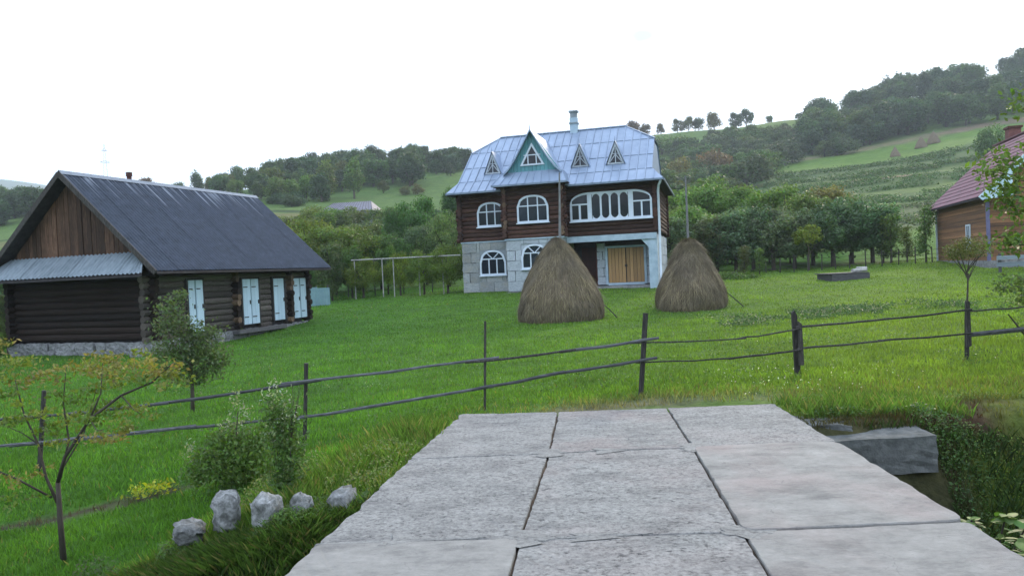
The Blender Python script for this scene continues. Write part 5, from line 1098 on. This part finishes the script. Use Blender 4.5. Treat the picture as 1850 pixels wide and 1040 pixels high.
# ------------------------------------------------------------------ near trees with drawn limbs
def leafy(name, parent, centres, n, size, col_, seed, flat=.5, rad=.12, tvar=.35, asp=.5):
    r = np.random.default_rng(seed); Ps, Ns = [], []
    for c_ in centres:
        k = int(n * (c_[3] if len(c_) > 3 else 1)); q = r.normal(0, 1, (k, 3)) * np.array([rad, rad, rad * flat]) * (c_[3] ** .5 if len(c_) > 3 else 1); Ps.append(np.array(c_[:3]) + q); Ns.append(r.normal(0, 1, (k, 3)) + np.array([0, -.3, .25]))
    V, F, C = leaves(np.vstack(Ps), np.vstack(Ns), size, r, (1, 1, 1), tvar, asp); return link(name, npmesh(name, V, F, M['leaf'], tint=C), parent, color=col_)
tx0, ty0 = -3.91, 6.3; tz0 = gz(tx0, ty0)
lt = empty('young_tree', (tx0, ty0, tz0), 0, 'thin foreground tree with sparse yellowing leaves in front of the left fence', 'tree')
q = lambda u, v, dy=0: ((u - 115) / 214, dy, (1005 - v) / 214 + (-.65 - tz0) + (u - 115) / 214 * -.045 * 0)
limbs = [([q(115, 1010), q(113, 930), q(113, 868)], (.026, .022, .019)), ([q(113, 868), q(135, 820, -.05), q(190, 752, -.1), q(250, 712, -.12), q(310, 690, -.15), q(345, 662, -.18)], (.018, .016, .013, .010, .008, .004)), ([q(110, 905), q(85, 860, .05), q(70, 800, .08), q(45, 745, .1), q(30, 670, .1)], (.014, .012, .010, .007, .003)),
         ([q(118, 860), q(118, 800, .15), q(105, 730, .2), q(115, 660, .2)], (.011, .009, .006, .003)), ([q(100, 895), q(60, 850, -.15), q(20, 820, -.25), q(-30, 790, -.3)], (.010, .008, .006, .003)), ([q(190, 752, -.1), q(200, 710, 0), q(195, 655, .1)], (.009, .006, .003)), ([q(250, 712, -.12), q(280, 735, -.2), q(300, 745, -.25)], (.006, .004, .002)), ([q(118, 850), q(140, 790, .2), q(160, 700, .3)], (.008, .006, .003)), ([q(190, 752, -.1), q(225, 765, -.3), q(250, 760, -.4)], (.006, .004, .002)), ([q(70, 800, .08), q(40, 780, .1), q(0, 760, .1)], (.006, .004, .002))]
tmb = MB()
for p_, r_ in limbs: tmb.tube(p_, r_, 6)
tmb.build('trunk', M['bark'], lt, True)
cl = [(30, 650, .1, 1.5), (5, 690, 0, 1.2), (80, 680, .1, 1.3), (60, 735, .1, 1), (130, 715, .2, 1.1), (190, 655, .1, 1.5), (225, 685, 0, 1), (160, 700, .3, 1), (110, 660, .2, 1.1), (270, 730, -.2, .9), (300, 690, -.15, .9), (330, 660, -.18, 1.4), (350, 680, -.2, .8), (20, 760, .1, 1), (-20, 790, -.3, 1), (130, 760, .2, .9), (180, 745, 0, .9), (245, 765, -.4, 1), (290, 748, -.25, .7), (50, 895, -.2, .6), (80, 850, -.1, .5), (100, 790, .2, .6), (60, 780, .1, .8), (250, 670, -.1, 1), (150, 670, .3, .9), (-40, 680, .1, 1.3), (10, 620, 0, .9), (290, 640, -.1, .5), (210, 730, -.1, .8), (30, 840, -.2, .5)]
for s_, c_, sd_ in ((0, (.15, .19, .04), 1), (1, (.10, .16, .03), 2), (2, (.19, .18, .055), 3)):
    cc = [(*q(u, v, dy), w_) for i, (u, v, dy, w_) in enumerate(cl) if i % 3 == s_]; cc = [(a + rnd.uniform(-.12, .12), b + rnd.uniform(-.2, .2), c2 + rnd.uniform(-.08, .05), w_ * .5) for (a, b, c2, w_) in cc for _ in range(4)]
    leafy('foliage', lt, cc, 74, .021, c_, sd_, .35, .085)
bx, by = (342 - 925) / FPX * 12.4 - .05, 12.4; bz = gz(bx, by)
bt = empty('small_tree', (bx, by, bz), 0, 'small bushy tree on a thin trunk in front of the barn doors', 'tree')
MB().tube([(0, 0, -.05), (.02, 0, .5), (0, 0, .85), (-.04, 0, 1.3)], [.035, .03, .026, .012], 7).tube([(0, 0, .75), (.25, .1, 1.1), (.3, .1, 1.4)], [.015, .012, .006], 5).tube([(0, 0, .8), (-.25, -.1, 1.2), (-.35, -.1, 1.7)], [.015, .012, .006], 5).tube([(0, 0, .7), (-.2, .15, 1.0), (-.1, .2, 1.9)], [.014, .01, .005], 5).tube([(.02, 0, .6), (.35, -.1, .8), (.42, -.1, 1.15)], [.012, .01, .004], 5).build('trunk', M['bark'], bt, True)
leafy('foliage', bt, [(-.3, 0, 1.75, .8), (-.2, 0, 1.5, 1.3), (.0, .1, 1.3, 1.6), (.2, .1, 1.15, 1.5), (-.3, -.1, 1.15, 1.2), (.1, -.1, 1.0, 1.5), (.38, -.1, 1.0, 1), (-.15, .1, .95, 1.2), (-.38, 0, 1.45, .7), (-.15, .1, 1.95, .4), (.35, 0, 1.3, .7), (.3, 0, .72, 1.1), (-.1, 0, .66, 1.1), (-.38, 0, .72, .9), (.1, 0, .58, .7), (.48, 0, .85, .8), (-.5, 0, 1.0, .6)], 330, .030, (.075, .115, .055), 12, .8, .125)
sx0, sy0 = (1748 - 925) / FPX * 14 , 14.0; sz0 = gz(sx0, sy0)
sp_ = empty('sapling', (sx0, sy0, sz0), 0, 'slender sapling with a flat reddish green crown behind the right fence post', 'tree')
mb = MB().tube([(0, 0, -.05), (-.02, 0, .6), (.02, 0, 1.2)], [.022, .018, .014], 6)
for i in range(12):
    a = i * .55 + rnd.uniform(-.2, .2); l_ = rnd.uniform(.25, .5); mb.tube([(0, 0, 1.05 + .02 * i), (cos(a) * l_ * .5, sin(a) * l_ * .5, 1.3 + .02 * i), (cos(a) * l_, sin(a) * l_, 1.5 + rnd.uniform(0, .3))], [.009, .006, .003], 4)
mb.build('trunk', M['bark'], sp_)
leafy('foliage', sp_, [(cos(a) * l_, sin(a) * l_ * .6, 1.62 + rnd.uniform(-.1, .18), .8) for a, l_ in [(rnd.uniform(0, 6.3), rnd.uniform(.05, .58)) for _ in range(26)]], 120, .021, (.10, .115, .045), 14, .6, .10)
# tree at the right edge: trunk outside the frame, leafy twigs reach in
RX, RYt = 7.75, 9.6
rt = empty('right_edge_tree', (RX, RYt, gz(RX, RYt)), 0, 'leafy tree at the right edge whose green twigs hang before the red-roofed house', 'tree')
g0 = gz(RX, RYt); w2 = lambda u, v, d: ((u - 925) / FPX * d - RX, d - RYt, EYE + (490 - .045 * (u - 925) - v) / FPX * d - g0)
mb = MB().tube([(0, 0, -.1), (.05, 0, 1.2), (-.05, 0, 2.4), (-.1, 0, 3.6)], [.09, .08, .06, .03], 8)
tw_ = [(1800, 285, 9.0), (1812, 320, 9.0), (1835, 300, 9.1), (1795, 310, 8.9), (1815, 350, 9.0), (1840, 345, 9.2), (1825, 372, 9.0), (1845, 385, 9), (1852, 196, 9.2), (1862, 180, 9.3), (1835, 430, 8.9), (1848, 440, 9), (1890, 250, 9.3), (1880, 300, 9.4), (1880, 380, 9.3), (1870, 430, 9.3), (1900, 220, 9.4), (1920, 320, 9.5), (1893, 275, 9.2), (1815, 438, 8.9), (1830, 335, 9)]
for t_ in tw_:
    e = Vector(w2(*t_)); s0 = Vector((-.03, 0, max(1.0, e.z - .5))); mb.tube([s0, s0.lerp(e, .55) + Vector((0, 0, .12)), e], [.02, .012, .004], 5)
mb.build('trunk', M['bark'], rt)
leafy('foliage', rt, [(*w2(*t_), .8) for t_ in tw_[::2]], 90, .038, (.08, .14, .03), 15, .75, .12); leafy('foliage', rt, [(*w2(*t_), .8) for t_ in tw_[1::2]], 90, .038, (.10, .165, .035), 16, .75, .12)
leafy('foliage', rt, [(rnd.uniform(-.35, 1.6) * (1 if i_ % 4 else .3) + .35, rnd.uniform(-.8, 1), rnd.uniform(1.6, 4.2), 1.5) for i_ in range(44)], 230, .037, (.08, .13, .03), 17, .8, .25)
sb = empty('shrub', (8.45, 12.3, gz(8.45, 12.3)), 0, 'low shrub with pale glossy leaves behind the fence at the right edge', 'bush')
MB().tube([(0, 0, -.05), (.1, 0, .5)], [.03, .01], 5).tube([(0, 0, .1), (-.3, 0, .5)], [.02, .01], 5).tube([(0, 0, 0), (.4, .1, .6)], [.02, .01], 5).build('stem', M['bark'], sb)
leafy('foliage', sb, [(-.35, 0, .95, .7), (0, 0, 1.0, 1.2), (.4, 0, 1.0, 1.3), (.3, 0, .7, 1.5), (.0, 0, .72, .8), (.7, .1, .8, 1.6), (.5, 0, .4, 1.5), (.2, 0, .3, 1)], 210, .034, (.09, .14, .05), 18, .8, .13)

# weeds and bushes around the stones
wb = empty('leafy_bush', (-2.95, 7.6, gz(-2.95, 7.6)), 0, 'bushy dark weed clump behind the stones left of the slabs', 'bush')
MB().tube([(0, 0, -.05), (0, 0, .3)], [.02, .008], 5).tube([(0, 0, 0), (.1, 0, .8)], [.012, .004], 5).tube([(0, 0, 0), (-.2, 0, .4)], [.012, .005], 5).build('stem', M['bark'], wb)
leafy('foliage', wb, [(0, 0, .25, 1.7), (.25, 0, .3, 1.5), (-.25, 0, .28, 1.1), (.1, 0, .48, 1.2), (.35, .1, .5, .9), (-.1, .1, .5, .7), (.05, 0, .12, 1.4), (-.35, 0, .15, .5)], 700, .021, (.085, .15, .04), 21, .8, .11)
leafy('foliage', wb, [(.14, 0, .72, .5), (.10, 0, .85, .35), (.08, 0, .98, .2), (-.02, .02, .62, .5), (.45, 0, .62, .4), (-.42, 0, .4, .4)], 120, .018, (.22, .26, .20), 22, 1.2, .07)
ws = empty('tall_weed', (-2.02, 6.35, gz(-2.02, 6.35)), 0, 'tall upright weed with silvery leaf tips between the middle stones', 'weed')
mb = MB()
for i in range(7): a = rnd.uniform(0, 6.3); mb.tube([(cos(a) * .04, sin(a) * .04, -.05), (cos(a) * .07, sin(a) * .07, .5), (cos(a) * .13 + rnd.uniform(-.05, .05), sin(a) * .12, rnd.uniform(.8, 1.0))], [.006, .005, .002], 4)
mb.build('stem', M['bark'], ws)
leafy('foliage', ws, [(rnd.uniform(-.1, .1), rnd.uniform(-.08, .08), .1 + .055 * i, .7) for i in range(14)], 300, .019, (.075, .14, .04), 23, 1.2, .075)
leafy('foliage', ws, [(rnd.uniform(-.14, .12), rnd.uniform(-.1, .1), .5 + .045 * i, .3) for i in range(12)], 70, .016, (.26, .31, .25), 24, 1, .09)
yw = empty('yellow_weed', (-3.95, 7.9, gz(-3.95, 7.9)), 0, 'small yellow-green weed in the grass left of the dark weed clump', 'weed')
leafy('foliage', yw, [(0, 0, .12, 1), (.15, 0, .13, .7), (-.15, 0, .1, .6)], 90, .024, (.26, .30, .03), 25, .5, .08)

# broad-leaved plants hanging into the ditch at the lower right: each leaf a part
def leafblade(m, seed):
    r = random.Random(seed); n = 6; V = []; F = []
    for i in range(n + 1):
        t = i / n; w_ = .30 * sin(pi * min(1, t * .94 + .04)) ** .8; dz = -.22 * t * t; V += [(t, -w_, dz + .05), (t, 0, dz), (t, w_, dz + .05)]
    for i in range(n): a = 3 * i; F += [(a, a + 3, a + 4, a + 1), (a + 1, a + 4, a + 5, a + 2)]
    V_ = np.array(V); return npmesh('leaf', V_, np.array(F), m, tint=np.ones((len(F), 3)), smooth=True)
LB = leafblade(M['leaf'], 1)
def leafplant(loc, stems, nl, size, label, seed, col_=(.075, .15, .035)):
    root = empty('leafy_plant', loc, 0, label, 'plant'); r = random.Random(seed); mb = MB()
    for (ex, ey, ez) in stems:
        pts = [Vector((0, 0, 0)), Vector((ex * .4, ey * .4, ez * .65)), Vector((ex * .8, ey * .8, ez)), Vector((ex, ey, ez * .95))]; mb.tube(pts, [.01, .008, .005, .002], 5)
        for i in range(nl):
            t = .25 + .75 * i / nl; k_ = t * 3; a = int(min(k_, 2.999)); p = pts[a].lerp(pts[a + 1], k_ - a); an = i * 2.4 + r.uniform(-.4, .4); s = size * r.uniform(.7, 1.25)
            g = r.uniform(.75, 1.3)
            link('leaf', LB, root, p, (r.uniform(-.4, .4), r.uniform(-.55, .25), an), (s, s, s), (col_[0] * g * r.uniform(.9, 1.2), col_[1] * g, col_[2] * g))
    mb.build('stem', M['bark'], root); return root
leafplant((3.05, 4.9, -.95), [(-.25, -.15, .80), (.05, -.2, .86), (.3, -.1, .78), (-.05, .1, .75), (.45, .1, .6), (.2, -.35, .7)], 20, .085, 'broad-leaved green plant growing up beside the lower right slab edge', 3)
leafplant((3.45, 4.5, -.98), [(-.25, -.1, .80), (0, -.2, .74), (.25, -.1, .66), (-.4, .15, .78), (.1, .2, .72)], 19, .09, 'broad-leaved plant with long stems at the very lower right corner', 4, (.09, .165, .045))
leafplant((3.0, 4.15, -.9), [(-.2, -.05, .72), (.1, -.15, .78), (.3, .1, .66), (-.1, .2, .74), (.2, .25, .8)], 18, .085, 'pale-leaved plant leaning on the slab edge nearest the viewer', 6, (.10, .18, .05))
leafplant((4.2, 5.3, -1.05), [(-.3, 0, .6), (.1, -.1, .7), (.35, 0, .6)], 14, .08, 'dark leafy plant in the ditch under the lower right slope', 5, (.055, .115, .03))

# ------------------------------------------------------------------ grass and ditch growth (uncountable)
def inside_bridge(x, y): 
    xl = np.interp(y, [-1.8, 2.45, 4.54, 6.57, 8.6], [-1.95, -1.52, -1.27, -.98, -.67]); xr = np.interp(y, [-1.8, 2.4, 4.4, 6.5, 8.35], [2.3, 2.52, 2.66, 2.78, 2.88])
    return (x > xl + .0) & (x < xr - .0) & (y < 8.6) & (y > -40)
def in_frame(x, y, o, a, x0, x1, y0, y1):
    dx, dy = x - o[0], y - o[1]; lx = dx * cos(a) + dy * sin(a); ly = -dx * sin(a) + dy * cos(a); return (lx > x0) & (lx < x1) & (ly > y0) & (ly < y1)
def blades(name, n, d0, d1, h0, h1, wk, seed, colf, u0=-500, u1=2350, filt=None, lean=.35, power=1.0):
    r = np.random.default_rng(seed); d = np.exp(r.uniform(math.log(d0), math.log(d1), n)); u = r.uniform(u0, u1, n); x = (u - 925) / FPX * d
    ok = ~inside_bridge(x, d) & ~((x > 2.75) & (x < 3.95) & (d > 6.4) & (d < 7.22)) & ~in_frame(x, d, HO, HA, -.05, 10.35, -.1, 8) & ~in_frame(x, d, HO, HA, 2.6, 5.8, -.9, 0) & ~in_frame(x, d, (-11.174, 23), radians(71.8), -.1, L + .1, -.1, W + .1) & (np.hypot(x - hx, d - hy) > 1.3) & (np.hypot(x - hx2, d - hy2) > 1.15)
    if filt is not None: ok &= filt(x, d, r)
    x, d = x[ok], d[ok]; k = len(x); z = ground(x, d) - .01
    pn = fbm(x * .5, d * .5, 13, 4); h = r.uniform(h0, h1, k) * (.2 + .8 * pn + .8 * fbm(x * 2.6, d * 2.6, 61, 3)) * (1 - .25 * np.clip((d - 12) / 30, 0, 1)); w_ = wk * np.maximum(d, 4) / 5 * r.uniform(.7, 1.3, k)
    a = r.uniform(0, 2 * pi, k); la = r.uniform(0, 2 * pi, k); ln = h * lean * r.random(k) * 2
    bx_, by_ = np.cos(a) * w_, np.sin(a) * w_; mx, my = np.cos(la) * ln * .35, np.sin(la) * ln * .35; ex, ey = np.cos(la) * ln, np.sin(la) * ln
    near = d < 11
    def pack(s, seg):
        X, Y, Z_, H = x[s], d[s], z[s], h[s]
        if seg: 
            V = np.stack([np.stack([X - bx_[s], Y - by_[s], Z_], 1), np.stack([X + bx_[s], Y + by_[s], Z_], 1), np.stack([X + mx[s] + bx_[s] * .7, Y + my[s] + by_[s] * .7, Z_ + H * .55], 1), np.stack([X + ex[s], Y + ey[s], Z_ + H], 1), ], 1)
            F = np.array([[0, 1, 2], [0, 2, 3]])
        else:
            V = np.stack([np.stack([X - bx_[s], Y - by_[s], Z_], 1), np.stack([X + bx_[s], Y + by_[s], Z_], 1), np.stack([X + ex[s], Y + ey[s], Z_ + H], 1)], 1); F = np.array([[0, 1, 2]])
        m_ = V.shape[1]; kk = len(X); FF = (F[None] + (np.arange(kk) * m_)[:, None, None]).reshape(-1, 3); return V.reshape(-1, 3), FF, len(F)
    c = colf(x, d, pn, r)
    V1, F1, r1 = pack(near, True); V2, F2, r2 = pack(~near, False); C = np.vstack([np.repeat(c[near], r1, 0), np.repeat(c[~near], r2, 0)])
    tag(link(name, npmesh(name, np.vstack([V1, V2]), np.vstack([F1, F2 + len(V1)]), M['grass'], tint=C), color=(1, 1, 1)), kind='stuff')
def gcol(x, y, pn, r):
    k = len(x); c = cover(x, y) * np.array([1.5, 1.4, 1.3]); c = c * r.uniform(.65, 1.4, (k, 1)) * (.55 + .5 * pn[:, None] + .42 * fbm(x * 2.6, y * 2.6, 61, 3)[:, None])
    dry = (r.random(k) < .015 + .3 * np.exp(-((y - 8.9) / .5) ** 2) * (x > -2.5)); c[dry] = np.array([.22, .21, .07]) * r.uniform(.6, 1.2, (dry.sum(), 1)); return np.clip(c, .004, 1)
def notworn(x, y, r):
    track = (np.abs(y - (7.65 + .33 * (x + 5))) < .2) & (x < -3.2); dt = np.abs(y - ditch_c(x)) < .9; worn = (np.abs(y - 8.75) < .25) & (x > -.4) & (x < 3.2); brown = ((x - 5.0) / 1.2) ** 2 + ((y - 7.75) / .4) ** 2 < 1
    p = r.random(len(x)); return ~((track & (p < .85)) | (dt & (p < .55)) | (worn & (p < .7)) | (brown & (p < .75)))
blades('grass', 640000, 3.4, 50, .035, .095, .0034, 1, gcol, filt=notworn)
def tallcol(x, y, pn, r):
    k = len(x); c = np.tile(np.array([.10, .19, .035]), (k, 1)) * r.uniform(.5, 1.35, (k, 1)); dry = r.random(k) < .14; c[dry] = np.array([.22, .22, .08]) * r.uniform(.7, 1.2, (dry.sum(), 1)); return c
def edge_l(x, y, r): 
    xl = np.interp(y, [2.45, 4.54, 6.57, 8.6], [-1.52, -1.27, -.98, -.67]); q = xl - x; return (q > 0) & (q < .9) & (y > 5.2) & (y < 8.7) | ((y > 5.72) & (y < 6.5) & (x < -1.2) & (x > -3.0) & (r.random(len(x)) < .7)) | ((x > 2.9) & (x < 4.6) & (y > 7.5) & (y < 8.4)) & (r.random(len(x)) < .6)
blades('tall_grass', 190000, 4.8, 9, .07, .22, .0020, 2, tallcol, u0=200, u1=1750, filt=edge_l, lean=.32)
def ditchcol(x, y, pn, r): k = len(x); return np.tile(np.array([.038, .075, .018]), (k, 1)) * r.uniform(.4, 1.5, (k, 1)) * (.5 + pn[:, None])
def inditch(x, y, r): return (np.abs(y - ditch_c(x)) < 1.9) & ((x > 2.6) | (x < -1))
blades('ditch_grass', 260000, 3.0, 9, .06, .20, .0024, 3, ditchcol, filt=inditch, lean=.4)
def mounds(x, y, r): return fbm(x * .8, y * .8, 77, 3) > .56
# leafy ground cover on the right bank and in the meadow hollow
def coverleaves(name, xr, yr, n, size, h, col_, seed, thr=.35, tv=.4):
    r = np.random.default_rng(seed); x = r.uniform(*xr, n); y = r.uniform(*yr, n); ok = (fbm(x * 1.1, y * 1.1, seed, 4) > thr) & ~inside_bridge(x, y) & ~((x > 2.7) & (x < 3.93) & (y > 6.5) & (y < 7.5)) & ~(((x - 5.2) / 1.2) ** 2 + ((y - 7.75) / .42) ** 2 < fbm(x * 3, y * 3, 2, 2) + .5); x, y = x[ok], y[ok]; k = len(x)
    P_ = np.stack([x, y, ground(x, y) + r.random(k) * h * (.3 + 1.4 * vnoise(x * 2.2, y * 2.2, seed))], 1); N_ = r.normal(0, .5, (k, 3)) + np.array([0, -.3, .9]); V, F, C = leaves(P_, N_, size, r, (1, 1, 1), tv, .5)
    tag(link(name, npmesh(name, V, F, M['leaf'], tint=C), color=col_), kind='stuff')
coverleaves('ground_cover', (3.0, 8.5), (4.2, 7.6), 46000, .017, .17, (.05, .11, .028), 41, .34); coverleaves('ground_cover', (2.75, 6.5), (6.9, 8.3), 12000, .012, .09, (.11, .18, .035), 42, .45)
coverleaves('ground_cover', (-3.6, -1.0), (4.4, 6.1), 16000, .013, .14, (.055, .09, .03), 43, .42); coverleaves('ground_cover', (-2.6, -.8), (5.9, 8.4), 9000, .013, .16, (.13, .17, .05), 44, .5)
def front(x, y, r): return (y > 5.35) & (y < 5.74) & (x < -1.15) & (x > -3.0) & (r.random(len(x)) < .8)
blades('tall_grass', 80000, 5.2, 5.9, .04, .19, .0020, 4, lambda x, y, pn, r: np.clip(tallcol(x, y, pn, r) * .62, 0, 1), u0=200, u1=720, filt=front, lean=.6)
coverleaves('bank_weeds', (-3.0, -1.15), (5.48, 5.95), 15000, .013, .13, (.075, .14, .035), 51, .44); coverleaves('edge_weeds', (-.2, 1.3), (8.52, 8.72), 3500, .011, .07, (.07, .14, .03), 48, .45); coverleaves('clover_flowers', (-8, 10), (9.5, 20), 1500, .009, .09, (.55, .58, .5), 49, .5); coverleaves('clover_flowers', (2.6, 5), (8.7, 10.5), 220, .011, .12, (.6, .62, .55), 50, .3)
coverleaves('nettle_patch', (5.5, 13), (19.0, 24.5), 22000, .030, .16, (.04, .095, .02), 45, .56)
coverleaves('meadow_weeds', (-9, 14), (9.8, 34), 60000, .020, .09, (.06, .13, .025), 46, .54); coverleaves('meadow_weeds', (-6, 7), (7.5, 12), 9000, .012, .07, (.09, .16, .035), 47, .5)

# ------------------------------------------------------------------ haze
hz = MB().box(-2300, 2300, -60, 3900, -3, 420).mesh('haze', M['soil']); hz.materials.clear()
hm = bpy.data.materials.new('haze'); hm.use_nodes = True; hn = hm.node_tree; hn.nodes.clear(); ho = hn.nodes.new('ShaderNodeOutputMaterial'); pv = hn.nodes.new('ShaderNodeVolumePrincipled')
pv.inputs['Color'].default_value = (.80, .92, 1, 1); pv.inputs['Density'].default_value = .00042; pv.inputs['Anisotropy'].default_value = .2; hn.links.new(pv.outputs[0], ho.inputs['Volume']); hz.materials.append(hm)
tag(link('haze', hz), kind='stuff')
